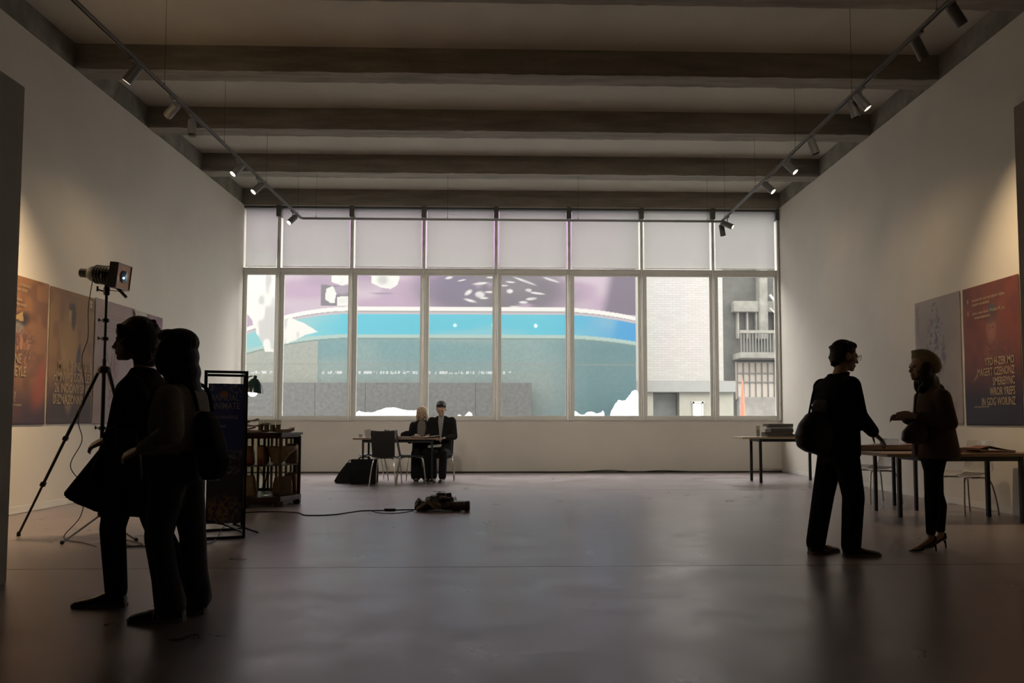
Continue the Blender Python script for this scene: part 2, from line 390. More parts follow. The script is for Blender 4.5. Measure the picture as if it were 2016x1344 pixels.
    C = mixc(C, (1.16, 1.22, 1.22), rr*(Y > 731)*(Y < 737)*(((X > 636)*(X < 1006))+((X > 480)*(X < 540)))*.85)
    # white torn sheet and its pointed tip
    A = poly_mask(X+5*(n2-.5), Y+3*(n2-.5), [(440, 500), (540, 500), (556, 540), (551, 600), (549, 640), (540, 694), (526, 694), (510, 660), (498, 632), (478, 600), (440, 560)])
    A = np.maximum(A, poly_mask(X+2*n2, Y+3*(n2-.5), [(545, 640), (574, 626), (604, 640), (628, 655), (604, 662), (570, 678), (545, 679)]))
    C = mixc(C, (1.22, 1.22, 1.19), A); C = mixc(C, (.62, .62, .62), A*sm(.55, .8, vnoise(X, Y, 12, 22, 15))*.6)
    C = mixc(C, (1.19, 1.19, 1.19), poly_mask(X, Y, [(470, 700), (478, 700), (490, 740), (470, 745)])*1.0)
    return C
MB_ = Matrix.Translation((-14.0, BY, -.1))
BK = .205
bn = painted('street_banner', 17.92, 8.5, 760, 390, lambda U, V: banner(U, V-.4)*BK, None, MB_, .05, paint_mat('printed_banner', .7, .2))
tag(bn, 'huge printed banner with purple field, white band and cyan stripe outside the windows', 'banner')

# granite plinth of separate slabs in front of the banner foot
gw = thing('granite_wall', 'low grey speckled granite wall running along the foot of the banner', 'wall', (0, 25.3, -.1))
m_gran = mat('speckled_granite', (.050, .051, .050), .7, noise=.28, nscale=9, bump=.2)
xs = [-14, -12.1, -10.2, -8.3, -7.15, -6.15, -4.6, -2.9, -1.2, .55]
for a, b_ in zip(xs[:-1], xs[1:]):
    obj('slab', bbox(B(), a+.004, b_-.004, random.uniform(-.006, .006), .5, 0, 2.40, .004), m_gran, gw)
def snowheap(name, label, x0, x1, y, h, seed, cat='snow'):
    bm = B(); rr = random.Random(seed); nx, ny = 26, 9; V = []
    for i in range(nx+1):
        row = []
        for j in range(ny+1):
            t = i/nx; s = j/ny; e = min(1, 12*min(t, 1-t))**.7*(.94+.06*math.sin(t*9+seed)*math.sin(t*4.3+seed*2)+(-.35*(1-t)**2 if h > 2 else 0))*math.sin(PI*min(1, s*1.0))**.6
            row.append(bm.verts.new((x0+(x1-x0)*t, y+.8*s+rr.uniform(-.02, .02), -.12+h*e*(1+rr.uniform(-.012, .012)))))
        V.append(row)
    for i in range(nx):
        for j in range(ny): bm.faces.new((V[i][j], V[i+1][j], V[i+1][j+1], V[i][j+1]))
    bm.faces.new([V[i][0] for i in range(nx+1)] + [V[nx][j] for j in range(1, ny+1)] + [V[i][ny] for i in range(nx-1, -1, -1)] + [V[0][j] for j in range(ny-1, 0, -1)])
    return tag(obj(name, bm, mat('snow', (.42, .43, .45), .8, noise=.05, bump=.3), None, True), label, cat)
snowheap('snow_bank', 'long low bank of white snow against the granite wall', -4.95, -2.55, 24.3, 1.66, 3)
snowheap('snow_bank', 'small rounded mound of snow behind the seated man', -1.85, -1.2, 24.3, 1.52, 4)
snowheap('snow_bank', 'low shelf of white snow at the foot of the banner, right of the granite wall', 1.75, 2.86, 24.6, 1.62, 5)
snowheap('snow_bank', 'tall ragged white snow heap beside the banner edge', 2.9, 3.95, 24.8, 2.35, 6)

# white brick building
wb = thing('white_building', 'white-painted brick building with a ledge and a dark doorway outside', 'building', (4.02, 27, -.1))
def brickwall_mat():
    m = bpy.data.materials.new('white_painted_brick'); m.use_nodes = True; nt = m.node_tree; b = nt.nodes['Principled BSDF']
    tc = nt.nodes.new('ShaderNodeTexCoord'); mp = nt.nodes.new('ShaderNodeMapping'); mp.inputs['Rotation'].default_value = (R(90), 0, 0)
    nt.links.new(tc.outputs['Object'], mp.inputs[0]); br = nt.nodes.new('ShaderNodeTexBrick'); nt.links.new(mp.outputs[0], br.inputs['Vector'])
    br.inputs['Scale'].default_value = 1; br.inputs['Brick Width'].default_value = .26; br.inputs['Row Height'].default_value = .08; br.inputs['Mortar Size'].default_value = .006
    br.inputs['Color1'].default_value = (.27, .264, .25, 1); br.inputs['Color2'].default_value = (.245, .24, .225, 1); br.inputs['Mortar'].default_value = (.20, .197, .19, 1)
    n = nt.nodes.new('ShaderNodeTexNoise'); n.inputs['Scale'].default_value = 1.3; n.inputs['Detail'].default_value = 8
    mx = nt.nodes.new('ShaderNodeMix'); mx.data_type = 'RGBA'; mx.blend_type = 'MULTIPLY'; mx.inputs[0].default_value = .25
    nt.links.new(br.outputs['Color'], mx.inputs[6]); nt.links.new(n.outputs['Color'], mx.inputs[7]); nt.links.new(mx.outputs[2], b.inputs['Base Color'])
    b.inputs['Roughness'].default_value = .8; return m
obj('wall', box(B(), 0, 3.0, 0, 4, 2.55, 12), brickwall_mat(), wb)
m_cream = mat('cream_render', (.20, .195, .165), .8, noise=.06)
bm = box(B(), 0, .62, 0, 4, 0, 2.17); box(bm, 1.5, 3.32, 0, 4, 0, 2.17); box(bm, .62, 1.5, .5, 4, 0, 2.17); obj('ground_floor_wall', bm, m_cream, wb)
obj('ledge', bbox(B(), -.02, 3.36, -.16, 4, 2.17, 2.55, .015), mat('grey_ledge', (.16, .163, .157), .8), wb)
obj('door', bbox(B(), .66, 1.46, .38, .46, 0, 2.15, .01), mat('dark_shutter', (.075, .078, .078), .6, noise=.2), wb)
wf = obj('window_frame', box(box(box(box(B(), 1.93, 1.99, -.05, .02, .3, 1.86), 2.24, 2.30, -.05, .02, .3, 1.86), 1.9, 2.33, -.05, .02, 1.80, 1.88), 1.99, 2.24, -.05, .02, .95, 1.05), mat('grey_window_wood', (.28, .28, .27), .6), wb)
obj('window_pane', box(B(), 1.99, 2.24, -.02, -.015, .3, 1.8), mat('sky_coloured_glass', (.55, .60, .60), .1, spec=.8), wf)  # pale base colour stands in for reflected sky

# dark older building further off on the right
db = thing('grey_building', 'dark grey industrial building with balcony and grid windows, behind the white building', 'building', (8.6, 36, -.1))
m_dk = mat('sooty_render', (.05, .05, .046), .8, noise=.25, nscale=1.5); m_md = mat('weathered_stone', (.14, .135, .12), .8, noise=.3, nscale=1.6)
m_lite = mat('pale_window_bay', (.32, .28, .24), .5); m_wbar = mat('window_bar_grey', (.10, .10, .095), .6)
obj('wall', box(B(), 0, 7, .6, 5, 0, 12), m_dk, db)
obj('lower_wall', box(B(), 1.5, 7, .2, .7, 0, 2.3), mat('stained_render', (.16, .15, .14), .8, noise=.25, nscale=2), db)
for k in range(9):
    obj('pilaster', bbox(B(), 1.5+k*.42, 1.58+k*.42, .3, .62, 4.95, 6.5+.09*k, .01), m_md, db)
obj('string_course', bbox(B(), 1.3, 7, .2, .62, 6.15, 6.65, .02), m_md, db)
obj('column', bbox(B(), 2.45, 2.85, .1, .62, 4.9, 9.5, .03), m_md, db)
obj('fire_stair', tube(tube(B(), [(2.9, .0, 6.9), (3.9, -.0, 5.6)], .06), [(2.9, .0, 6.3), (3.9, .0, 5.2)], .03), mat('galvanised_steel', (.35, .35, .34), .4), db)
obj('balcony', bbox(bbox(B(), 1.33, 7, -.7, .6, 3.98, 4.25, .02), 1.33, 7, -.72, -.62, 5.08, 5.22, .01), m_md, db)
for k in range(28): obj('baluster', box(B(), 1.36+k*.13, 1.40+k*.13, -.69, -.65, 4.25, 5.08), m_wbar, db)
wd = obj('window_band', box(B(), 1.45, 7, .35, .6, 2.2, 3.9), m_lite, db)
bm = B()
for k in range(20): box(bm, 1.45+k*.28, 1.49+k*.28, .28, .36, 2.2, 3.9)
for z in (2.2, 2.95, 3.35, 3.85): box(bm, 1.45, 7, .27, .36, z, z+.05)
obj('window_bars', bm, m_wbar, wd)
cn = thing('traffic_cone', 'tall orange and white traffic cone on the street outside the far right window', 'traffic cone', (9.35, 33, -.1))
obj('base', bbox(B(), -.28, .28, -.28, .28, 0, .06, .01), m_black, cn)
obj('cone', lathe(B(), [(.24, .06), (.20, .5), (.10, 1.6), (.05, 2.5), (.03, 2.9)], 16), mat('orange_plastic', (.42, .12, .07), .5), cn, True)
obj('reflective_band', lathe(B(), [(.198, .95), (.168, 1.35)], 16), mat('white_band', (.4, .4, .4), .4), cn, True)

# ================================================================ LIGHT TRACK
RZ = 4.9
RLX, RRX, RY = -4.0, 3.95, 15.2
m_alu = mat('track_grey', (.20, .195, .19), .35, metal=.4)
def track(name, label, p0, p1):
    p0, p1 = Vector(p0), Vector(p1); L = (p1-p0).length; a = math.atan2((p1-p0).y, (p1-p0).x)
    t = thing(name, label, 'lighting track', p0, a, 'suspended lighting tracks')
    obj('rail', bbox(bbox(B(), 0, L, -.019, -.009, -.018, .018, .002), 0, L, .009, .019, -.018, .018, .002), m_alu, t)
    obj('rail_top', box(B(), 0, L, -.009, .009, .006, .018), m_black, t)
    n = int(L/2.0)
    for k in range(n+1):
        x = .25+(L-.5)*k/max(1, n); y = p0.y+math.sin(a)*x; under = False
        for by in (2.4, 4.5, 6.62, 8.5, 10.70, 12.85, 15.10):
            if by-.02 < y < by+.36: under = True
        bm = B(); cyl(bm, (x, 0, .018), (x, 0, (ZT if under else ZS)-RZ), .0022, 5); wv = obj('suspension_wire', bm, m_black, t)
        bm = B(); cyl(bm, (x, 0, .016), (x, 0, .05), .009, 8); obj('wire_clip', bm, m_alu, wv)
track('lighting_track', 'long grey lighting track hung along the left wall', (RLX, 3.2, RZ), (RLX, RY, RZ))
track('lighting_track', 'long grey lighting track hung along the right wall', (RRX, 3.2, RZ), (RRX, RY, RZ))
track('lighting_track', 'thin cross track hung in front of the upper windows', (RLX+.02, RY, RZ), (RRX-.02, RY, RZ))
m_can = mat('spot_housing', (.13, .12, .11), .45); m_off = mat('dead_lamp_glass', (.05, .05, .05), .15)
m_on = mat('lit_lamp_face', (1, 1, 1), .5, emit=(1, .93, .80), estr=14)
def spotlight(x, y, aim, on, label, power=0):
    t = thing('track_spotlight', label, 'spotlight', (x, y, RZ-.02), 0, 'spotlights on the lighting tracks')
    obj('adapter', bbox(B(), -.02, .02, -.07, .07, -.03, 0, .004), m_can, t)
    d = (Vector(aim)-Vector((x, y, RZ-.17))).normalized(); q = d.to_track_quat('Z', 'Y').to_matrix().to_4x4(); T = Matrix.Translation((0, 0, -.15)) @ q
    bm = B(); cyl(bm, (0, 0, -.03), (0, 0, -.12), .008, 8)
    obj('stem', bm, m_can, t)
    bm = lathe(B(), [(.030, -.10), (.046, -.095), (.050, -.08), (.052, .085), (.052, .115), (.046, .115), (.044, .09), (.01, .088)], 24, T)
    obj('housing', bm, m_can, t, True)
    f = obj('lamp_face', lathe(B(), [(.001, .0905), (.044, .0905), (.045, .094), (.001, .100)], 24, T), m_on if on else m_off, t)
    if on:
        l = bpy.data.lights.new('lamp_glow', 'SPOT'); l.energy = power; l.color = (1, .72, .42) if aim[1] < 17 else (1, .92, .78); l.spot_size = R(92 if aim[1] < 17 else 44); l.spot_blend = 1 if aim[1] < 17 else 1; l.shadow_soft_size = .05
        lo = bpy.data.objects.new('lamp_glow', l); COL.objects.link(lo); lo.parent = t
        lo.location = Vector((0, 0, -.15)) + d*.125; lo.rotation_euler = d.to_track_quat('-Z', 'Y').to_euler()
spotlight(RLX, 8.45, (XL, 8.35, 2.1), 1, 'lit spotlight, leftmost and nearest on the left track', 700)
spotlight(RLX, 9.44, (XL+.3, 10.6, 3.9), 0, 'unlit spotlight on the left track, the upper of the two dark ones')
spotlight(RLX, 10.01, (-3.6, 9.2, 2.0), 0, 'unlit spotlight on the left track, the lower of the two dark ones')
spotlight(RLX, 11.69, (XL, 10.2, 2.0), 1, 'lit spotlight on the left track, second lit one from the left', 30)
spotlight(RLX, 12.62, (XL, 11.1, 2.2), 1, 'lit spotlight on the left track, third lit one from the left', 14)
spotlight(RLX, 14.6, (XL+.3, 12.8, 2.4), 1, 'lit spotlight at the corner of the left track against the window', 8)
spotlight(RRX, 6.97, (XR, 7.4, 2.2), 0, 'unlit spotlight at the top right corner of the picture')
spotlight(RRX, 7.63, (XR, 8.4, 2.0), 0, 'unlit spotlight on the right track, second from the top right corner')
spotlight(RRX, 8.95, (XR, 8.3, 2.0), 1, 'lit spotlight highest on the right track', 230)
spotlight(RRX, 9.16, (4.6, 9.0, 2.0), 0, 'unlit spotlight just left of the highest lit one on the right track')
spotlight(RRX, 10.45, (4.8, 10.2, 2.0), 0, 'unlit spotlight in the middle of the right track')
spotlight(RRX, 11.35, (XR, 10.2, 2.2), 1, 'lit spotlight halfway down the right track, below the dark one', 22)
spotlight(RRX, 12.35, (XR, 11.2, 2.4), 1, 'lit spotlight on the right track, third lit one down from the top', 12)
spotlight(RRX, 14.77, (XR, 13.8, 3.6), 1, 'lit spotlight near the end of the right track against the window', 7)
spotlight(RRX, 15.16, (4.3, 15.0, 2.0), 0, 'unlit spotlight hanging at the far end of the right track')

track('lighting_track', 'added cross track for fill lamps above the viewer, out of the picture', (RLX+.02, 4.6, RZ), (RRX-.02, 4.6, RZ))  # unseen track added to carry the fill spotlights
for x_, ax, lb in ((-2.2, -4.2, 'far left corner'), (-.8, -1.4, 'middle left'), (.8, 1.4, 'middle right'), (2.2, 4.2, 'far right corner')):
    spotlight(x_, 4.6, (ax, YB, 2.0), 1, 'added fill spotlight overhead, aimed at the %s of the window wall' % lb, 400)  # unseen fill lamps, added to brighten the window wall
# ================================================================ POSTERS
m_gold = mat('pale_gold_ink', (.36, .26, .15), .6); m_ink = mat('grey_ink', (.20, .18, .20), .6); m_whiteink = mat('white_ink', (.70, .66, .60), .6)
def poster(label, side, ya, yb, z0, z1, fn, texts=(), nx=90, name='poster', group='posters along the side walls'):
    """side -1: on the left wall (left edge = near end); +1: on the right wall (left edge = far end)"""
    w_ = abs(yb-ya); h = z1-z0
    if side < 0: M = Matrix.Translation((XL+.012, ya, z0)) @ Matrix.Rotation(R(90), 4, 'Z')
    else: M = Matrix.Translation((XR-.012, yb, z0)) @ Matrix.Rotation(R(-90), 4, 'Z')
    t = thing(name, label, 'poster', M.to_translation(), R(90) if side < 0 else R(-90), group)
    sheet = painted('sheet', w_, h, nx, int(nx*h/w_), lambda U, V: fn(U, V)*.72, t, Matrix(), .002, bulge=lambda U, V: -.006*np.sin(U/w_*PI*3+1)*np.sin(V/h*PI*2)**2-.001*(V < .05))
    for (s, x, z, size, xs_, m, al) in texts:
        T = Matrix.Translation((x, -.0075, z)) @ Matrix.Rotation(R(90), 4, 'X')
        lettering(s, size, xs_, m, sheet, T, align=al)
    return t
def art1(U, V):
    n = vnoise(U, V, .12, .16, 21); n2 = vnoise(U, V, .03, .05, 22); C = np.zeros(U.shape+(3,)); C[:] = (.36, .17, .075)
    C = mixc(C, (.045, .03, .06), sm(.75, .1, V)*.9); C = mixc(C, (.14, .06, .04), sm(.4, .8, n)*.5)
    C = mixc(C, (.06, .04, .04), blob(U, V, .42, 1.22, .24, .10, .3, .4)); C = mixc(C, (.50, .34, .14), poly_mask(U, V, [(.30, 1.24), (.50, 1.34), (.52, 1.22)]))
    C = mixc(C, (.42, .40, .36), blob(U, V, .40, 1.13, .13, .07, 0, .4)*.6); C = mixc(C, (.08, .05, .06), blob(U, V, .45, .92, .30, .20, .2, .4)*sm(.3, .6, n2))
    C = mixc(C, (.48, .22, .12), blob(U, V, .45, .86, .30, .22, .4, .5)*sm(.5, .75, n2)); C = mixc(C, (.42, .10, .06), blob(U, V, .92, .5, .16, .30, -.4, .5)*.8)
    return C
def art2(U, V):
    n = vnoise(U, V, .14, .2, 31); C = np.zeros(U.shape+(3,)); C[:] = (.34, .185, .07); C = mixc(C, (.24, .11, .06), sm(.4, .8, n)*.6)
    C = mixc(C, (.05, .035, .05), sm(.85, .15, V)*.9)
    C = mixc(C, (.42, .24, .09), blob(U, V, .50, .98, .17, .42, 0, .35)); C = mixc(C, (.40, .25, .10), blob(U, V, .49, .45, .10, .30, 0, .3)*.6)
    C = mixc(C, (.50, .32, .13), blob(U, V, .50, 1.42, .055, .10, 0, .3)); C = mixc(C, (.12, .07, .05), blob(U, V, .56, 1.40, .05, .17, 0, .35)); C = mixc(C, (.12, .07, .05), blob(U, V, .51, 1.53, .07, .05, 0, .3))
    C = mixc(C, (.11, .075, .07), blob(U, V, .70, .80, .055, .26, -.1, .3)); C = mixc(C, (.46, .28, .12), blob(U, V, .33, .9, .05, .22, .25, .5)*.6)
    return C
def art3(U, V):
    n = vnoise(U, V, .2, .2, 41); n2 = vnoise(U, V, .025, .04, 42); C = np.zeros(U.shape+(3,)); C[:] = (.40, .30, .285); C = mixc(C, (.33, .25, .26), sm(.3, .8, n)*.5)
    C = mixc(C, (.20, .13, .15), blob(U, V, .55, .75, .09, .5, -.12, .4)*sm(.4, .6, n2)); C = mixc(C, (.30, .17, .17), blob(U, V, .6, .85, .12, .2, 0, .4)*.6)
    C = mixc(C, (.16, .10, .10), blob(U, V, .36, .98, .015, .16, .5, .4)); C = mixc(C, (.16, .10, .10), blob(U, V, .46, .80, .015, .2, -.3, .4))
    for k in range(6): C = mixc(C, (.28, .20, .20), ((np.abs(V-(1.56-.045*k)) < .008)*(U > .1)*(U < .95-.06*k)*(vnoise(U, V, .02, 1, 43+k) > .3))*.7)
    return C
def art4(U, V):
    C = np.zeros(U.shape+(3,)); C[:] = (.62, .57, .50); return mixc(C, (.4, .33, .30), sm(.5, .8, vnoise(U, V, .1, .3, 51))*.3)
def art5(U, V):
    C = np.zeros(U.shape+(3,)); C[:] = (.36, .22, .22); C = mixc(C, (.28, .16, .22), sm(.3, .7, vnoise(U, V, .2, .3, 61))); return mixc(C, (.10, .07, .10), sm(.7, .1, V))
def art6(U, V):
    n = vnoise(U, V, .2, .2, 71); n2 = vnoise(U, V, .03, .035, 72); C = np.zeros(U.shape+(3,)); C[:] = (.42, .36, .335); C = mixc(C, (.37, .31, .31), sm(.3, .8, n)*.5)
    fig = np.maximum(blob(U, V, .56, 1.05, .22, .42, 0, .3), blob(U, V, .54, 1.55, .08, .12, 0, .3)); edge = fig*(1-fig)*4
    C = mixc(C, (.18, .15, .20), edge*.5*sm(.3, .6, n2)); C = mixc(C, (.16, .14, .19), fig*sm(.58, .74, n2)*.75)
    C = mixc(C, (.20, .16, .22), blob(U, V, .58, 1.20, .05, .14, 0, .4)*sm(.4, .6, n2)); C = mixc(C, (.22, .19, .25), blob(U, V, .76, .92, .05, .07, .6, .3)); C = mixc(C, (.30, .25, .30), blob(U, V, .93, .14, .08, .22, -.7, .3)*.6)
    return C
def art7(U, V):
    n = vnoise(U, V, .12, .16, 81); n2 = vnoise(U, V, .03, .03, 82); C = np.zeros(U.shape+(3,)); C[:] = (.23, .06, .035); C = mixc(C, (.15, .045, .03), sm(.35, .8, n)*.6)
    C = mixc(C, (.022, .02, .04), sm(.95, .25, V)*.95); C = mixc(C, (.36, .15, .09), blob(U, V, .60, 1.17, .10, .16, 0, .4)*.75)
    C = mixc(C, (.10, .04, .03), blob(U, V, .50, 1.22, .035, .05, 0, .5)*.0+blob(U, V, .60, 1.32, .14, .08, 0, .3)*.7); C = mixc(C, (.03, .09, .10), blob(U, V, .62, 1.42, .07, .055, 0, .3)*.85)
    C = mixc(C, (.30, .12, .07), blob(U, V, .60, .92, .18, .12, 0, .5)*.6*sm(.3, .7, n2)); C = mixc(C, (.10, .05, .04), blob(U, V, .85, .8, .22, .22, 0, .5)*sm(.4, .6, n2)*.6)
    for cx, cy in ((.565, 1.19), (.64, 1.19)): C = mixc(C, (.07, .03, .03), blob(U, V, cx, cy, .02, .009, 0, .4)*.9)
    C = mixc(C, (.40, .20, .13), blob(U, V, .28, .62, .10, .02, .7, .4)*.7)
    return C
PZ0, PZ1 = 1.05, 2.80
poster('brown and orange poster with large lettering, nearest the viewer on the left wall', -1, 9.25, 10.27, PZ0, PZ1, art1, [
    ('GLERNE\nINANEYLE\nOIY\nDUP3?\n:BSIM', .12, .72, .165, .62, m_gold, 'LEFT'), ('. mowery o .. trownory\nveruoine jnoer yreni\n\nm weo poi nuoa\nnyerm oaiyrim muol\n   ueyomi', .10, 1.63, .065, .85, m_gold, 'LEFT'), ('oi imoeyanin oy vesilom nreyisom', .08, .22, .04, .8, m_gold, 'LEFT')])
poster('ochre poster with a pale standing figure, second along the left wall', -1, 10.30, 11.37, PZ0+.01, PZ1-.01, art2, [
    ('   MWI, SHNLY 3YE\nHMNWG ISONILEY\n 26 INOONY 5NIEY\nD.ZNAZONNY', .12, .70, .165, .66, m_gold, 'LEFT'), ('O3\nO5', .93, 1.64, .06, .9, m_whiteink, 'LEFT'), ('m oweri unai\nniueyr oeyim nare\nonirey aoei', .12, .36, .04, .8, m_gold, 'LEFT')])
poster('pinkish-grey poster with a dark branch drawing and curling corner, behind the tripod', -1, 11.40, 12.60, PZ0, PZ1+.01, art3)
poster('narrow off-white poster strip on the left wall between the grey and purple posters', -1, 12.66, 12.98, PZ0+.02, PZ1, art4, nx=20)
poster('narrow mauve poster, farthest along the left wall', -1, 13.0, 13.56, PZ0, PZ1-.005, art5, nx=40)
# curled corner flap of the third poster
fp = tag(obj('paper_flap', ring_tube(B(), [[Vector((XL+.02+.03*math.sin(t*PI), 12.50+.10*t+dy, 2.80-.20*t*k-(0 if dy else .0))) for k, dy in ((0, 0), (1, 0), (1, .012), (0, .012))] for t in (0.02, .25, .5, .75, 1)]), mat('paper_back', (.62, .56, .48), .7)), 'small curled paper corner at the top right of the pinkish-grey poster', 'paper')
poster('pale grey poster with a faint sketched figure, behind the woman in the hat', 1, 10.34, 11.53, PZ0, PZ1-.01, art6, [('U\n4\nO\nO\nD', .05, 1.62, .09, .9, m_ink, 'LEFT')])
poster('dark red poster with a face and gold lettering, right of the woman in the hat', 1, 9.10, 10.27, PZ0-.01, PZ1-.015, art7, [
    ('YTO H-ZEK MO\nMAGERT CZENONZ\nSMEREIYNC\nWROR YREFS\nIN GOG WOIUNZ', 1.05, .73, .135, .62, m_gold, 'RIGHT'), ('mouneinoir om navreiyoeri oliyna\nnopert ynouiraloei\n\nniore. wow imom Woihen Mi, no\n   eivenormuenyiou', .22, 1.55, .062, .8, m_gold, 'LEFT'), ('8\n\n8', .11, 1.54, .085, .8, m_gold, 'LEFT'), ('oi nam uyreoim nairoy imeo', .2, .22, .035, .8, m_gold, 'LEFT')])
poster('sliver of a mauve poster at the right edge of the picture', 1, 8.0, 9.07, PZ0-.02, PZ1-.01, art5)

# ================================================================ FIGURES
def V3(*a): return Vector(a)
def _uvsphere(bm, c, r, M=None, n=14):
    T = Matrix.Translation(Vector(c)) @ (M or Matrix()) @ Matrix.Diagonal((r[0], r[1], r[2], 1))
    bmesh.ops.create_uvsphere(bm, u_segments=n, v_segments=n//2+2, radius=1, matrix=T)
def cap(bm, a, b, ra, rb, n=14):
    """tapered limb segment with round ends"""
    a, b = Vector(a), Vector(b); d = (b-a); L = d.length; d.normalize(); s, u = frame_of(d); rings = []
    prof = [(-ra*math.cos(t), ra*math.sin(t)) for t in (.15, .6, 1.1)] + [(0, ra), (L, rb)] + [(L+rb*math.cos(t), rb*math.sin(t)) for t in (1.1, .6, .15)]
    for z, r in prof: rings.append([a + d*z + (s*math.cos(2*PI*k/n) + u*math.sin(2*PI*k/n))*r for k in range(n)])
    ring_tube(bm, rings)
def chain(bm, pts, rs, n=14):
    for i in range(len(pts)-1): cap(bm, pts[i], pts[i+1], rs[i], rs[i+1], n)
def loft(bm, rings, n=24, pw=2.4):
    """rings: (x, y, z, half depth, half width[, tilt]) stacked cross sections of a torso or garment"""
    out = []
    for r in rings:
        x, y, z, a, b = r[:5]; tl = r[5] if len(r) > 5 else 0; row = []
        for k in range(n):
            t = 2*PI*k/n; c, s = math.cos(t), math.sin(t)
            px = a*abs(c)**(2/pw)*(1 if c >= 0 else -1); py = b*abs(s)**(2/pw)*(1 if s >= 0 else -1)
            row.append(V3(x+px, y+py, z+tl*px/max(a, .01)))
        out.append(row)
    ring_tube(bm, out)
def fuse(name, bm, vox, m, parent, sm_it=3, dec=None):
    """joins overlapping shapes into one continuous skin"""
    me = bpy.data.meshes.new(name); bmesh.ops.recalc_face_normals(bm, faces=bm.faces[:]); bm.to_mesh(me); bm.free()
    t = bpy.data.objects.new('t', me); COL.objects.link(t)
    r = t.modifiers.new('r', 'REMESH'); r.mode = 'VOXEL'; r.voxel_size = vox; r.use_smooth_shade = True
    s = t.modifiers.new('s', 'SMOOTH'); s.iterations = sm_it; s.factor = .5
    bpy.context.view_layer.update(); dg = bpy.context.evaluated_depsgraph_get()
    out = bpy.data.meshes.new_from_object(t.evaluated_get(dg)); bpy.data.objects.remove(t); bpy.data.meshes.remove(me)
    out.name = name; return link(out, name, m, parent, True)
def head(bm, c, yaw=0, pitch=0, s=1.0, female=False):
    """c: centre of the head; faces +X turned by yaw; returns its matrix"""
    H = Matrix.Translation(Vector(c)) @ Matrix.Rotation(yaw, 4, 'Z') @ Matrix.Rotation(pitch, 4, 'Y') @ Matrix.Scale(s, 4)
    def e(p, r, rot=None): _uvsphere(bm, (0, 0, 0), r, None) if False else bmesh.ops.create_uvsphere(bm, u_segments=18, v_segments=12, radius=1, matrix=H @ Matrix.Translation(Vector(p)) @ (rot or Matrix()) @ Matrix.Diagonal((*r, 1)))
    e((-.012, 0, .030), (.098, .077, .092))            # cranium
    e((.030, 0, -.020), (.060, .062, .085))            # face
    e((.040, 0, -.072), (.042, .044, .040))            # jaw
    e((.070, 0, -.096), (.020, .022, .018))            # chin
    e((.082, 0, .018), (.016, .050, .012))             # brow
    e((.098, 0, -.018), (.012, .011, .026), Matrix.Rotation(R(-22), 4, 'Y'))   # nose ridge
    e((.106, 0, -.036), (.014, .016, .011))            # nose tip
    e((.086, 0, -.062), (.013, .024, .006)); e((.085, 0, -.073), (.013, .021, .007))   # lips
    for sy in (-1, 1):
        e((.076, sy*.031, .003), (.013, .014, .011))   # eyes
        e((.055, sy*.045, -.025), (.025, .022, .022))  # cheek
        e((-.004, sy*.080, -.010), (.022, .009, .032), Matrix.Rotation(sy*R(-15), 4, 'Z'))  # ear
    return H
def hand(bm, w, d, up, side, curl=.5, s=1.0, spread=1.0):
    """w wrist, d pointing direction, up = back of the hand, side = towards the thumb"""
    w = Vector(w); d = Vector(d).normalized(); up = (Vector(up) - d*Vector(up).dot(d)).normalized(); t = d.cross(up).normalized()
    if t.dot(Vector(side)) < 0: t = -t
    P = lambda a, b, c: w + (d*a + t*b + up*c)*s
    for b in (-.028, -.010, .010, .027): cap(bm, P(.005, b*.6, 0), P(.085, b*1.05, 0), .017*s, .0115*s, 8)
    for b, L, k in ((.030, .070, 0), (.0105, .080, 1), (-.010, .074, 2), (-.030, .058, 3)):
        p = P(.088, b, 0); ang = .15; dirb = b*2.2*spread; r = .0088*s
        for seg, f in ((.45, 0), (.32, 1), (.26, 1)):
            ang2 = ang; q = p + (d*math.cos(ang2) - up*math.sin(ang2) + t*dirb)*L*seg*s
            cap(bm, p, q, r, r*.92, 8); p = q; r *= .92; ang += curl*(1.0+.1*k)
    p = P(.022, .026, -.006); q = p + (d*.55 + t*.75 - up*.25)*.045*s; e = q + (d*.85 + t*.35 - up*.35)*.032*s; g = e + (d*.95 + t*.05 - up*.4)*.026*s
    cap(bm, p, q, .014*s, .0115*s, 8); cap(bm, q, e, .0112*s, .010*s, 8); cap(bm, e, g, .010*s, .0085*s, 8)
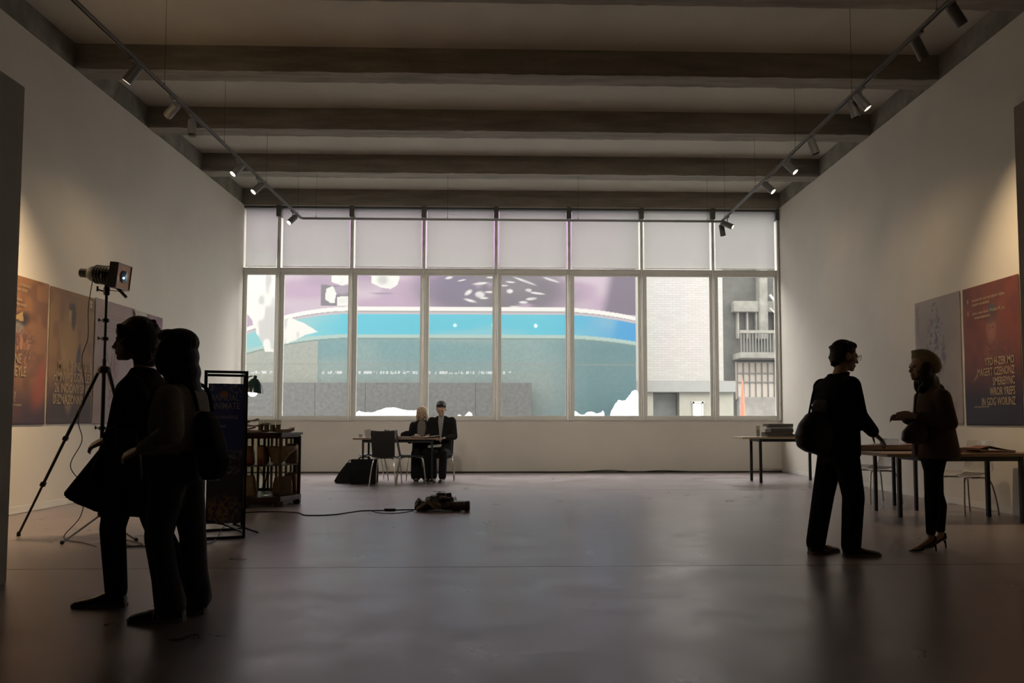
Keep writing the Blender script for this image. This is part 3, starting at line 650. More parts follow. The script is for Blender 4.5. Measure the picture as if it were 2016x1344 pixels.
def shoe(parent, ankle, yaw, L=.28, wd=.048, m=None, sole=None, h=.085, stripes=None, name='shoe', label=None):
    T = Matrix.Translation((ankle[0], ankle[1], ankle[2])) @ Matrix.Rotation(yaw, 4, 'Z'); rings = []
    b = B()
    for x, hw, z0, z1 in ((-.075, .55, .02, .06), (-.06, .75, .01, .095), (-.02, .78, .008, .10), (.04, .82, .008, .088), (.10, .98, .008, .062), (.16, 1.0, .008, .050), (L-.085, .72, .010, .038), (L-.07, .35, .014, .028)):
        row = []
        for k in range(14):
            t = 2*PI*k/14; row.append(T @ V3(x, math.cos(t)*hw*wd, (z0+z1)/2 + math.sin(t)*(z1-z0)/2*h/.085))
        rings.append(row)
    ring_tube(b, rings); o = obj(name, b, m, parent, True)
    b = B(); out = [(-.08, .5), (-.06, .78), (.02, .8), (.1, 1.03), (.16, 1.05), (L-.08, .76), (L-.062, .35)]
    pts = [V3(x, hw*wd, 0) for x, hw in out] + [V3(x, -hw*wd, 0) for x, hw in out[::-1]]
    lo = [b.verts.new(T @ p) for p in pts]; hi = [b.verts.new(T @ (p+V3(0, 0, .022))) for p in pts]; n = len(pts)
    b.faces.new(lo[::-1]); b.faces.new(hi)
    for i in range(n): b.faces.new((lo[i], lo[(i+1) % n], hi[(i+1) % n], hi[i]))
    obj('sole', b, sole or m, o)
    if stripes:
        b = B()
        for k in range(3):
            for sy in (-1, 1): 
                x = .015+.026*k; box(b, x, x+.011, sy*wd*.90-.004, sy*wd*.90+.004, .028, .068, T @ Matrix.Translation((0, 0, 0)) @ Matrix.Shear('XZ', 4, (.0, .0)))
        obj('stripes', b, stripes, o)
    return o
m_skin = mat('skin', (.42, .27, .20), .5, noise=.05); m_eye = mat('eye', (.03, .02, .02), .2)
m_blk = mat('black_cloth', (.010, .010, .011), .9, spec=.15, noise=.2, bump=.15, bscale=25)
m_blk2 = mat('black_wool', (.016, .015, .015), .95, spec=.1, noise=.2, bump=.2, bscale=20)
m_hairb = mat('black_hair', (.012, .009, .007), .6, noise=.4, nscale=40, stretch=(3, 3, .3), bump=.5, bscale=60)
m_sole = mat('pale_rubber', (.16, .15, .14), .6); m_shoe = mat('dark_leather', (.012, .011, .011), .45)
m_jean = mat('dark_denim', (.045, .052, .068), .85, noise=.25, nscale=12); m_lens = pane_mat('lens_glass', (.95, .95, .95))
def hairmass(parent, H, prims, m, vox=.010, name='hair', rough=0, rr_=.012):
    b = B()
    for c, r in prims: bmesh.ops.create_uvsphere(b, u_segments=16, v_segments=10, radius=1, matrix=H @ Matrix.Translation(Vector(c)) @ Matrix.Diagonal((*r, 1)))
    if rough:
        rr = random.Random(3)
        for i in range(rough):
            c, r = prims[rr.randrange(len(prims))]; v = Vector((rr.gauss(0, 1), rr.gauss(0, 1), rr.gauss(0, 1))).normalized()
            p = Vector(c) + Vector((v.x*r[0], v.y*r[1], v.z*r[2]))
            if p.x > .045 and p.z < .085: continue
            bmesh.ops.create_icosphere(b, subdivisions=1, radius=rr_*(1+.6*rr.random()), matrix=H @ Matrix.Translation(p))
    return fuse(name, b, vox, m, parent, 2)
def eyes(parent, H):
    for sy in (-1, 1):
        b = B(); bmesh.ops.create_uvsphere(b, u_segments=10, v_segments=8, radius=.0095, matrix=H @ Matrix.Translation((.083, sy*.031, .003))); obj('eye', b, m_eye, parent, True)

# ---- man standing on the right, facing right (+X), slightly away
def man_right():
    t = thing('person', 'man in black jacket and round glasses, standing with a shoulder bag at right', 'person', (2.665, 6.62, 0), R(14))
    b = B()
    hd = (.075, 0, 1.625); H = head(b, hd, R(-14), R(8), 1.04)
    cap(b, (0, 0, 1.42), (.055, 0, 1.56), .058, .052)
    loft(b, [(0, 0, .86, .10, .15), (0, 0, 1.0, .10, .14), (-.01, 0, 1.2, .11, .16), (0, 0, 1.38, .10, .18), (.0, 0, 1.44, .05, .08)])
    arms = []
    for sy, el, wr in ((-1, (.02, -.24, 1.13), (.19, -.20, .99)), (1, (.04, .25, 1.13), (.215, .20, 1.02))):
        sh = (-.01, sy*.185, 1.39); chain(b, [sh, el, wr], [.05, .038, .026]); arms.append((sh, el, wr))
    hand(b, (.19, -.20, .99), (.75, 0, -.65), (.6, -.25, .6), (0, 1, 0), .35)
    hand(b, (.215, .20, 1.02), (.95, -.1, .25), (-.25, .3, .9), (0, -1, 0.3), .55)
    legs = [((0, -.085, .90), (.055, -.10, .48), (.02, -.11, .10)), ((-.01, .085, .90), (-.085, .10, .48), (-.155, .11, .10))]
    for L in legs: chain(b, L, [.075, .055, .04])
    for (hx, hy) in ((.02, -.11), (-.155, .11)): cap(b, (hx, hy, .05), (hx+.12, hy, .035), .035, .03)
    body = fuse('body', b, .0075, m_skin, t, 3); eyes(t, H)
    hairmass(t, H, [((-.020, 0, .042), (.102, .084, .092)), ((-.055, 0, .0), (.062, .082, .080)), ((.030, 0, .088), (.058, .066, .036)), ((-.072, 0, -.045), (.034, .060, .05))], m_hairb, .008, rough=60, rr_=.010)
    # jacket
    b = B()
    loft(b, [(-.005, 0, .80, .145, .195), (-.01, 0, .92, .150, .20), (-.015, 0, 1.08, .150, .195), (-.015, 0, 1.25, .160, .215), (-.01, 0, 1.36, .140, .225), (.0, 0, 1.43, .095, .15), (.012, 0, 1.475, .068, .075)])
    for sh, el, wr in arms:
        k = V3(*el).lerp(V3(*wr), .88); chain(b, [V3(*sh)+V3(0, 0, -.02), el, k], [.082, .066, .052])
    fuse('jacket', b, .012, m_blk, t, 4)
    b = B(); tube(b, [(.012+.072*math.cos(a), .080*math.sin(a), 1.47+.012*math.cos(a)) for a in np.linspace(0, 2*PI, 22)], .016, 8); obj('collar', b, m_blk2, t, True)
    b = B(); loft(b, [(-.005, 0, .74, .115, .165), (-.01, 0, .95, .125, .165)])
    for (hp, kn, an) in legs: chain(b, [V3(*hp)+V3(0, 0, -.06), kn, V3(an[0]-.005, an[1], .085)], [.108, .088, .078])
    fuse('trousers', b, .012, m_blk2, t, 4)
    shoe(t, (.03, -.11, 0), R(-8), .30, .05, m_shoe, m_sole); shoe(t, (-.15, .11, 0), R(10), .30, .05, m_shoe, m_sole)
    b = B()
    for sy in (-1, 1):
        c = H @ V3(.112, sy*.034, .000); q = [H @ (V3(.112, sy*.034, 0)+V3(-abs(math.cos(a))*.0, .026*math.cos(a), .024*math.sin(a))) for a in np.linspace(0, 2*PI, 25)]
        tube(b, q, .0018, 6); tube(b, [H @ V3(.112, sy*.060, .006), H @ V3(.04, sy*.080, .008), H @ V3(-.015, sy*.083, .004)], .0018, 6)
    tube(b, [H @ V3(.112, -.009, .004), H @ V3(.114, .009, .004)], .0018, 6)
    gl = obj('glasses', b, mat('wire_rim', (.25, .24, .22), .3, metal=.8), t, True)
    b = B()
    for sy in (-1, 1): ring_tube(b, [[H @ V3(x, sy*.034+.025*math.cos(2*PI*k/20), .023*math.sin(2*PI*k/20)) for k in range(20)] for x in (.1115, .1125)])
    obj('lens', b, m_lens, gl)
    return t
man_right()
# his shoulder bag, hanging at the back of the hip, and its strap
t = thing('shoulder_bag', 'dark rounded shoulder bag hanging behind the standing man’s hip', 'bag', (2.44, 6.50, 0), R(14))
b = B(); loft(b, [(0, 0, .825, .07, .05), (-.01, 0, .85, .13, .08), (-.015, 0, .93, .165, .095), (-.01, 0, 1.03, .155, .09), (.0, 0, 1.12, .12, .07), (.01, 0, 1.165, .07, .04)], pw=2.8)
bmesh.ops.transform(b, matrix=Matrix.Translation((0, 0, .98)) @ Matrix.Rotation(R(14), 4, 'Y') @ Matrix.Translation((0, 0, -.98)), verts=b.verts[:])
fuse('bag_body', b, .010, mat('worn_dark_leather', (.022, .017, .015), .45, noise=.3, bump=.2), t, 3)
b = B(); tube(b, smoothpath([(-.08, .0, 1.10), (-.055, .0, 1.20), (-.03, 0, 1.30), (-.015, .0, 1.345)], 5), .0085, 8); obj('strap_loop', b, m_blk, t, True)
b = B(); tube(b, smoothpath([(.10, .02, 1.10), (.14, .0, 1.25), (.18, -.06, 1.38)], 6), .012, 8); obj('strap', b, m_blk, t, True)
b = B(); loft(b, [(.02, 0, 1.14, .055, .03), (.03, 0, 1.20, .075, .035), (.05, 0, 1.26, .05, .03)]); fuse('scarf_end', b, .008, mat('light_grey_cloth', (.30, .29, .28), .9), t, 3)
# papers in his raised hand
b = B(); tube(b, [(0, 0, 0), (.02, .01, .12)], [.028, .030], 12)
o = tag(obj('paper_roll', b, mat('reddish_paper', (.30, .13, .10), .7), None, True), 'small reddish rolled paper held up in front of the standing man', 'paper'); o.location = (2.87, 6.88, 1.07)

# ---- woman on the right, facing left (-X)
def woman_right():
    t = thing('person', 'woman in tan cap, brown jacket, black leggings and heels, facing the man', 'person', (3.565, 6.86, 0), R(180))
    # local +X = picture left
    b = B(); hd = (.075, 0, 1.545); H = head(b, hd, R(8), R(-2), .98)
    cap(b, (.0, 0, 1.34), (.045, 0, 1.47), .05, .045)
    loft(b, [(-.02, 0, .80, .10, .15), (-.02, 0, .95, .09, .13), (-.01, 0, 1.15, .10, .14), (-.01, 0, 1.3, .09, .155), (0, 0, 1.37, .05, .07)])
    arms = []
    for sy, el, wr in ((1, (-.05, .21, 1.07), (.20, .13, 1.13)), (-1, (-.04, -.21, 1.07), (.19, -.10, 1.12))):
        sh = (-.015, sy*.16, 1.305); chain(b, [sh, el, wr], [.044, .034, .023]); arms.append((sh, el, wr))
    hand(b, (.20, .13, 1.13), (.97, -.12, .12), (-.1, .75, .65), (-.1, -.4, 1), .30, .95)
    hand(b, (.19, -.10, 1.12), (.95, .15, .02), (0, -.75, .65), (0, .4, 1), .42, .95)
    legs = [((-.03, -.075, .84), (-.075, -.085, .46), (-.105, -.09, .14)), ((.01, .075, .84), (.055, .085, .46), (.075, .09, .14))]
    for L in legs: chain(b, L, [.075, .048, .030])
    for L in legs:
        hp, kn, an = map(lambda q: V3(*q), L); cf = kn.lerp(an, .3)+V3(-.022, 0, 0); cap(b, kn, cf, .040, .038); cap(b, cf, an, .038, .028)
        cap(b, an+V3(0, 0, -.03), an+V3(-.005, 0, -.055), .028, .026); cap(b, an+V3(.0, 0, -.04), an+V3(.10, 0, -.105), .028, .022); cap(b, an+V3(.10, 0, -.105), an+V3(.15, 0, -.118), .020, .010)
    body = fuse('body', b, .0072, m_skin, t, 3); eyes(t, H)
    hr = hairmass(t, H, [((-.045, 0, .03), (.085, .084, .085)), ((-.045, 0, -.075), (.085, .084, .095)), ((-.045, .055, -.12), (.055, .04, .085)), ((-.03, -.055, -.14), (.06, .035, .09)),
        ((-.09, 0, -.14), (.05, .075, .10)), ((-.125, 0, -.14), (.05, .05, .09)), ((-.185, 0, -.21), (.045, .045, .08)), ((-.222, 0, -.275), (.034, .032, .07)), ((-.248, 0, -.335), (.018, .02, .05)), ((-.002, .076, -.02), (.045, .028, .07)), ((-.002, -.076, -.02), (.045, .028, .07)), ((.015, .062, -.06), (.022, .016, .07)), ((.0, .07, -.14), (.035, .022, .075)), ((.02, .05, -.19), (.04, .03, .04))], m_hairb, .009, rough=40)
    # baker-boy cap
    m_cap = mat('tan_wool', (.30, .23, .13), .9, noise=.15, nscale=30, bump=.3, bscale=40)
    b = B(); CT = H @ Matrix.Translation((-.050, 0, .068)) @ Matrix.Rotation(R(-33), 4, 'Y')
    bmesh.ops.create_uvsphere(b, u_segments=24, v_segments=14, radius=1, matrix=CT @ Matrix.Diagonal((.132, .122, .082, 1)))
    bmesh.ops.create_uvsphere(b, u_segments=24, v_segments=14, radius=1, matrix=CT @ Matrix.Translation((-.045, 0, -.015)) @ Matrix.Diagonal((.105, .112, .078, 1)))
    bmesh.ops.create_uvsphere(b, u_segments=24, v_segments=14, radius=1, matrix=CT @ Matrix.Translation((.085, 0, .030)) @ Matrix.Rotation(R(30), 4, 'Y') @ Matrix.Diagonal((.078, .085, .018, 1)))
    cp = fuse('cap', b, .009, m_cap, t, 3); cp['label'] = 'tan wool cap'
    # jacket
    m_jk = mat('brown_wool', (.115, .075, .048), .95, noise=.2, nscale=14, bump=.25, bscale=18); b = B()
    loft(b, [(-.035, 0, .775, .170, .225), (-.03, 0, .90, .160, .21), (-.025, 0, 1.04, .145, .185), (-.015, 0, 1.18, .135, .18), (-.01, 0, 1.29, .115, .185), (.0, 0, 1.35, .08, .13), (.012, 0, 1.40, .062, .068)])
    for sh, el, wr in arms:
        k = V3(*el).lerp(V3(*wr), .80); chain(b, [V3(*sh)+V3(0, 0, -.02), el, k], [.076, .064, .052])
    jk = fuse('jacket', b, .011, m_jk, t, 4); jk['label'] = 'hip-length brown wool jacket'
    b = B(); tube(b, smoothpath([(.05, .05, 1.40), (.12, .02, 1.33), (.135, .0, 1.2), (.135, .0, 1.0), (.14, 0, .80)], 5), .010, 6); obj('jacket_opening', b, m_jk, t, True)
    b = B(); loft(b, [(-.02, 0, .76, .115, .15), (-.02, 0, .90, .115, .15)])
    for L in legs:
        hp, kn, an = map(lambda q: V3(*q), L); cf = kn.lerp(an, .3)+V3(-.022, 0, 0)
        chain(b, [hp+V3(0, 0, -.03), hp.lerp(kn, .5), kn, cf, kn.lerp(an, .93)], [.098, .078, .058, .054, .038]); chain(b, [kn, kn.lerp(an, .93)], [.060, .040])
    fuse('leggings', b, .010, m_blk2, t, 3)
    for L in legs:
        an = V3(*L[2]); b = B()
        rings = []
        for x, hw, z0, z1 in ((-.045, .012, .075, .115), (-.035, .030, .066, .135), (0, .032, .060, .095), (.05, .034, .030, .060), (.085, .039, .004, .040), (.125, .036, .002, .034), (.165, .018, .002, .020), (.19, .005, .003, .010)):
            rings.append([V3(an.x+x, an.y+math.cos(2*PI*k/14)*hw, (z0+z1)/2+math.sin(2*PI*k/14)*(z1-z0)/2) for k in range(14)])
        ring_tube(b, rings); sh_ = obj('shoe', b, mat('brown_patent', (.05, .022, .016), .3), t, True); sh_['label'] = 'pointed brown high-heeled shoe'
        b = B(); tube(b, [(an.x-.025, an.y, .085), (an.x-.038, an.y, .04), (an.x-.042, an.y, 0)], [.016, .008, .006], 10); obj('heel', b, m_shoe, sh_, True)
    return t
woman_right()
t = thing('handbag', 'brown slouchy handbag held under the hatted woman’s forearm', 'bag', (3.365, 6.74, .90), 0)
b = B(); loft(b, [(.0, 0, .0, .07, .05), (-.01, 0, .03, .105, .07), (0, 0, .10, .105, .075), (.02, 0, .16, .07, .055), (.035, 0, .19, .045, .03)])
fuse('bag_body', b, .009, mat('brown_leather', (.08, .038, .026), .5, noise=.25, bump=.3), t, 3)
b = B(); tube(b, smoothpath([(-.02, 0, .17), (.0, .04, .24), (.06, .05, .25), (.07, 0, .17)], 6), .009, 8); obj('handle', b, mat('brown_leather', (.08, .038, .026)), t, True)

# ---- curly-haired person walking left, nearest the wall
def walker_a():
    t = thing('person', 'curly-haired person in a long flaring black coat striding left past the tripod', 'person', (-2.37, 5.0, 0), R(180))
    b = B(); hd = (-.055, 0, 1.565); H = head(b, hd, R(14), R(-2), 1.02)
    cap(b, (-.12, 0, 1.33), (-.105, 0, 1.47), .055, .048)
    loft(b, [(-.07, 0, .82, .10, .15), (-.09, 0, 1.0, .09, .13), (-.11, 0, 1.2, .11, .15), (-.12, 0, 1.32, .09, .165), (-.12, 0, 1.38, .05, .07)])
    arms = []
    for sy, el, wr in ((-1, (-.20, -.22, 1.08), (.02, -.20, 1.02)), (1, (-.22, .24, 1.08), (-.02, .22, .98))):
        sh = (-.13, sy*.165, 1.30); chain(b, [sh, el, wr], [.046, .036, .024]); arms.append((sh, el, wr))
    hand(b, (.02, -.20, 1.02), (.9, .1, -.35), (.1, -.5, .8), (0, .6, .6), .6, .95)
    hand(b, (-.02, .22, .98), (.9, -.1, -.35), (.1, .5, .8), (0, -.6, .6), .6, .95)
    legs = [((-.07, .08, .84), (-.005, .09, .46), (-.04, .095, .10)), ((-.08, -.08, .84), (-.17, -.09, .47), (-.34, -.10, .17))]
    for L in legs: chain(b, L, [.075, .055, .036])
    cap(b, (-.04, .095, .05), (.08, .095, .035), .035, .03); cap(b, (-.36, -.10, .13), (-.27, -.10, .035), .035, .03)
    fuse('body', b, .0078, m_skin, t, 3); eyes(t, H)
    hairmass(t, H, [((-.025, 0, .050), (.112, .106, .112)), ((-.065, 0, .0), (.100, .114, .110)), ((-.074, 0, -.075), (.074, .098, .080)), ((.035, 0, .060), (.066, .084, .062)), ((.0, .06, -.02), (.05, .04, .05)), ((.0, -.06, -.02), (.05, .04, .05))], m_hairb, .009, rough=170, rr_=.017)
    b = B()
    loft(b, [(-.055, 0, .545, .20, .21, .03), (-.035, 0, .62, .225, .22, .0), (-.045, 0, .74, .20, .215), (-.06, 0, .90, .165, .20), (-.09, 0, 1.05, .150, .185), (-.115, 0, 1.2, .145, .20), (-.125, 0, 1.30, .125, .205), (-.125, 0, 1.36, .085, .13), (-.115, 0, 1.41, .062, .068)])
    for sh, el, wr in arms:
        k = V3(*el).lerp(V3(*wr), .85); chain(b, [V3(*sh)+V3(0, 0, -.02), el, k], [.078, .064, .052])
    # coat skirt swinging forward
    bmesh.ops.create_cone(b, cap_ends=True, segments=18, radius1=.16, radius2=.05, depth=.46, matrix=Matrix.Translation((.095, -.02, .81)) @ Matrix.Rotation(R(-24), 4, 'Y') @ Matrix.Diagonal((.95, 1, 1, 1)))
    fuse('coat', b, .012, m_blk2, t, 4)
    b = B()
    for (hp, kn, an) in legs: chain(b, [V3(*hp)+V3(0, 0, -.06), kn, V3(an[0], an[1], an[2]-.01)], [.098, .072, .062])
    fuse('trousers', b, .011, m_blk, t, 4)
    shoe(t, (-.02, .095, 0), R(3), .29, .05, m_shoe, m_sole)
    s2 = shoe(t, (0, 0, 0), 0, .29, .05, m_shoe, m_sole); s2.matrix_local = Matrix.Translation((-.37, -.10, .085)) @ Matrix.Rotation(R(34), 4, 'Y')
    return t
walker_a()
t = thing('tote_bag', 'soft taupe cloth tote hanging at the striding person’s side', 'bag', (-2.21, 4.72, -.04), 0)
b = B(); loft(b, [(.02, 0, .78, .05, .022), (.02, 0, .80, .075, .03), (.005, 0, .95, .075, .035), (-.01, 0, 1.08, .06, .02)], pw=3.5); fuse('bag_body', b, .008, mat('taupe_canvas', (.055, .042, .030), .9), t, 3)
b = B(); tube(b, smoothpath([(-.05, 0, 1.06), (-.03, .0, 1.19), (.02, .05, 1.26), (.05, .0, 1.17), (.04, 0, 1.06)], 6), .008, 6); obj('handle', b, mat('taupe_canvas', (.055, .042, .030)), t, True)

# ---- long-haired person walking left, nearer the middle
def walker_b():
    t = thing('person', 'long-haired person in grey sweater, high-waisted jeans and striped sneakers walking left', 'person', (-1.905, 4.64, 0), R(176))
    b = B(); hd = (.02, 0, 1.485); H = head(b, hd, R(8), R(0), .98)
    cap(b, (-.03, 0, 1.26), (-.005, 0, 1.40), .05, .045)
    loft(b, [(-.01, 0, .80, .10, .15), (-.01, 0, .95, .085, .125), (-.02, 0, 1.12, .10, .14), (-.03, 0, 1.24, .09, .155), (-.03, 0, 1.30, .05, .07)])
    arms = []
    for sy, el, wr in ((-1, (-.06, -.22, 1.02), (.12, -.20, .97)), (1, (-.09, .215, 1.02), (.10, .18, .93))):
        sh = (-.035, sy*.155, 1.23); chain(b, [sh, el, wr], [.043, .034, .023]); arms.append((sh, el, wr))
    hand(b, (.12, -.20, .97), (.9, .1, .1), (.0, -.6, .7), (0, .6, .6), .6, .92); hand(b, (.10, .18, .93), (.9, -.1, -.3), (.0, .6, .7), (0, -.6, .6), .6, .92)
    legs = [((-.01, .08, .84), (.035, .085, .45), (-.045, .10, .10)), ((-.02, -.08, .84), (-.075, -.085, .45), (-.095, -.10, .10))]
    for L in legs: chain(b, L, [.08, .052, .036])
    for L in legs: cap(b, (L[2][0], L[2][1], .05), (L[2][0]+.11, L[2][1], .035), .034, .03)
    fuse('body', b, .0078, m_skin, t, 3); eyes(t, H)
    hairmass(t, H, [((-.035, 0, .045), (.108, .090, .085)), ((-.055, 0, -.04), (.088, .096, .10)), ((-.050, 0, -.13), (.105, .102, .10)), ((-.070, 0, -.22), (.088, .096, .10)), ((-.090, 0, -.30), (.060, .078, .07)), ((.035, .07, -.06), (.045, .024, .09)), ((.035, -.07, -.06), (.045, .024, .09)), ((.028, 0, .082), (.064, .074, .042)), ((.01, .072, .0), (.058, .030, .065)), ((.01, -.072, .0), (.058, .030, .065))], m_hairb, .009, rough=30)
    m_sw = mat('grey_knit', (.27, .255, .23), .95, noise=.15, nscale=25, bump=.3, bscale=50)
    b = B(); loft(b, [(-.01, 0, .895, .125, .17), (-.01, 0, .93, .142, .185), (-.015, 0, 1.04, .140, .18), (-.025, 0, 1.15, .135, .18), (-.03, 0, 1.22, .12, .185), (-.03, 0, 1.28, .08, .12), (-.02, 0, 1.315, .058, .062)])
    for sh, el, wr in arms:
        k = V3(*el).lerp(V3(*wr), .88); chain(b, [V3(*sh)+V3(0, 0, -.015), el, k], [.074, .062, .042])
    sw = fuse('sweater', b, .011, m_sw, t, 4); sw['label'] = 'grey knitted sweater'
    b = B(); loft(b, [(-.01, 0, .74, .135, .165), (-.012, 0, .84, .135, .165), (-.01, 0, .93, .118, .145)])
    for (hp, kn, an) in legs: chain(b, [V3(*hp)+V3(0, 0, -.05), kn, V3(*kn).lerp(V3(*an), .6), V3(an[0]-.005, an[1], .09)], [.108, .074, .072, .084])
    fuse('jeans', b, .011, m_jean, t, 4)
    b = B()
    for (hp, kn, an), sy in zip(legs, (1, -1)):
        tube(b, smoothpath([(hp[0], sy*.162, .84), (V3(*hp).lerp(V3(*kn), .5).x, hp[1]+sy*.087, .64), (kn[0], kn[1]+sy*.074, .45), ((kn[0]+an[0])/2, an[1]+sy*.07, .26), (an[0], an[1]+sy*.082, .10)], 6), .006, 6)
    obj('side_seams', b, mat('pale_piping', (.07, .08, .10), .8), t, True)
    b = B(); tube(b, [(-.01+.128*math.cos(a), .158*math.sin(a), .90) for a in np.linspace(0, 2*PI, 30)], .014, 6); obj('waistband', b, m_jean, t, True)
    m_wst = mat('white_stripe', (.5, .5, .5), .6)
    shoe(t, (-.05, .10, 0), R(2), .29, .05, m_shoe, mat('white_rubber', (.28, .28, .27), .6), stripes=m_wst, name='sneaker'); shoe(t, (-.08, -.10, 0), R(-4), .29, .05, m_shoe, mat('white_rubber', (.28, .28, .27), .6), stripes=m_wst, name='sneaker')
    return t
walker_b()
t = thing('backpack', 'small black backpack worn by the long-haired walker', 'bag', (-1.905, 4.64, 0), R(176))
b = B(); loft(b, [(-.215, 0, .76, .03, .07), (-.225, 0, .79, .055, .10), (-.225, 0, .88, .062, .115), (-.205, 0, 1.0, .052, .11), (-.185, 0, 1.10, .035, .085), (-.175, 0, 1.14, .02, .05)], pw=3); fuse('bag_body', b, .010, m_blk, t, 3)
b = B()
for sy in (-1, 1): tube(b, smoothpath([(-.17, sy*.09, 1.14), (-.13, sy*.10, 1.27), (-.03, sy*.105, 1.30), (.085, sy*.115, 1.20), (.10, sy*.13, 1.05), (.0, sy*.175, .95), (-.16, sy*.10, .90)], 6), .011, 6); 
obj('straps', b, m_blk, t, True)
b = B(); loft(b, [(-.282, .02, .80, .012, .06), (-.292, .02, .87, .016, .07), (-.272, .02, .93, .012, .06)]); fuse('front_pocket', b, .008, m_blk2, t, 2)

# ---- the two seated at the far table (they face the camera: local +X = -Y)
def seated(label, loc, rz, male, lean=0):
    t = thing('person', label, 'person', loc, rz); s = 1.0 if male else .93
    b = B(); z0 = .50
    hz = 1.345 if male else 1.265; H = head(b, (.10 if male else .09, 0, hz-.02), R(0), R(24), s*1.08)
    cap(b, (.0, 0, hz-.22), (.055, 0, hz-.10), .055*s, .048*s)
    loft(b, [(0, 0, z0-.04, .11, .16*s), (-.01, 0, z0+.15, .10, .14*s), (-.01, 0, z0+.40, .11, .16*s), (0, 0, hz-.225, .10, .18*s), (.0, 0, hz-.165, .05, .07)])
    sx = .185 if male else .155; arms = []
    for sy in (-1, 1):
        sh = (0, sy*sx, hz-.225); el = (.10, sy*(sx+.06), hz-.53); wr = (.30, sy*.10, hz-.55) if male else (.30, sy*.10+(.05 if sy > 0 else 0), hz-.42)
        chain(b, [sh, el, wr], [.048, .038, .025]); arms.append((sh, el, wr))
        hand(b, wr, (.8, -sy*.45, -.1), (0, 0, 1), (0.3, -sy, 0), .35, .95)
    legs = []
    for sy in (-1, 1):
        hp = (.02, sy*.09, z0); kn = (.44, sy*.10, z0+.02); an = (.42+(.05*sy if male else .02*sy), sy*.09, .09); legs.append((hp, kn, an)); chain(b, [hp, kn, an], [.08*s, .058, .038])
        cap(b, (an[0], an[1], .05), (an[0]+.12, an[1], .035), .035, .03)
    fuse('body', b, .0095, m_skin, t, 2); eyes(t, H)
    return t, H, arms, legs, hz, s
t, H, arms, legs, hz, s = seated('dark-haired man in black suit jacket and light shirt seated at the far table', (-1.335, 15.12, 0), R(-94), True)
hairmass(t, H, [((-.025, 0, .048), (.102, .088, .090)), ((-.03, 0, .01), (.070, .086, .075)), ((.035, 0, .085), (.058, .068, .036))], m_hairb, .010)
b = B(); loft(b, [(.0, 0, .44, .15, .20), (-.01, 0, .62, .145, .195), (-.01, 0, .85, .145, .20), (-.005, 0, hz-.265, .135, .225), (.0, 0, hz-.195, .09, .16), (.01, 0, hz-.145, .06, .07)])
for sh, el, wr in arms: chain(b, [V3(*sh)+V3(0, 0, -.02), el, V3(*el).lerp(V3(*wr), .85)], [.080, .064, .05])
fuse('suit_jacket', b, .014, m_blk2, t, 3)
b = B(); loft(b, [(.142, .0, .70, .012, .012), (.145, 0, .90, .012, .030), (.135, 0, hz-.275, .014, .05), (.09, 0, hz-.185, .02, .055), (.07, 0, hz-.135, .03, .05)]); fuse('shirt', b, .008, mat('grey_shirt', (.26, .25, .24), .8), t, 2)
b = B(); loft(b, [(-.0, 0, .42, .12, .17), (0, 0, .60, .12, .17)])
for L in legs: chain(b, [V3(*L[0]), L[1], (L[2][0], L[2][1], .11)], [.10, .078, .07])
fuse('trousers', b, .014, m_blk, t, 3)
for L in legs: shoe(t, (L[2][0], L[2][1], 0), 0, .29, .05, m_shoe, m_sole)
t, H, arms, legs, hz, s = seated('blond-haired woman in dark cardigan seated left of the man at the far table', (-1.72, 15.25, 0), R(-84), False)
m_bl = mat('blond_hair', (.42, .30, .19), .6, noise=.3, nscale=40, stretch=(3, 3, .3), bump=.4, bscale=50)
hairmass(t, H, [((-.015, 0, .045), (.112, .100, .088)), ((-.045, 0, -.02), (.082, .106, .098)), ((-.005, .082, -.07), (.062, .026, .095)), ((-.005, -.082, -.07), (.062, .026, .095)), ((-.05, 0, -.09), (.05, .085, .05))], m_bl, .010)
b = B(); loft(b, [(.0, 0, .44, .14, .19), (-.01, 0, .62, .13, .175), (-.01, 0, .80, .135, .18), (-.005, 0, hz-.245, .12, .195), (.0, 0, hz-.185, .08, .14), (.01, 0, hz-.135, .055, .06)])
for sh, el, wr in arms: chain(b, [V3(*sh)+V3(0, 0, -.02), el, V3(*el).lerp(V3(*wr), .8)], [.070, .058, .045])
fuse('cardigan', b, .013, m_blk, t, 3)
b = B(); loft(b, [(.125, .0, .76, .02, .05), (.14, 0, .86, .03, .085), (.125, 0, hz-.245, .03, .08), (.07, 0, hz-.15, .035, .05)]); fuse('scarf', b, .010, mat('taupe_scarf', (.16, .13, .11), .9, noise=.2, bump=.3), t, 2)
b = B(); loft(b, [(.02, 0, .42, .12, .16), (0, 0, .60, .11, .155)])
for L in legs: chain(b, [V3(*L[0]), L[1], (L[2][0], L[2][1], .12)], [.10, .085, .10])
fuse('trousers', b, .014, m_blk, t, 3)
for L in legs: shoe(t, (L[2][0], L[2][1], 0), 0, .26, .045, m_shoe, m_sole)
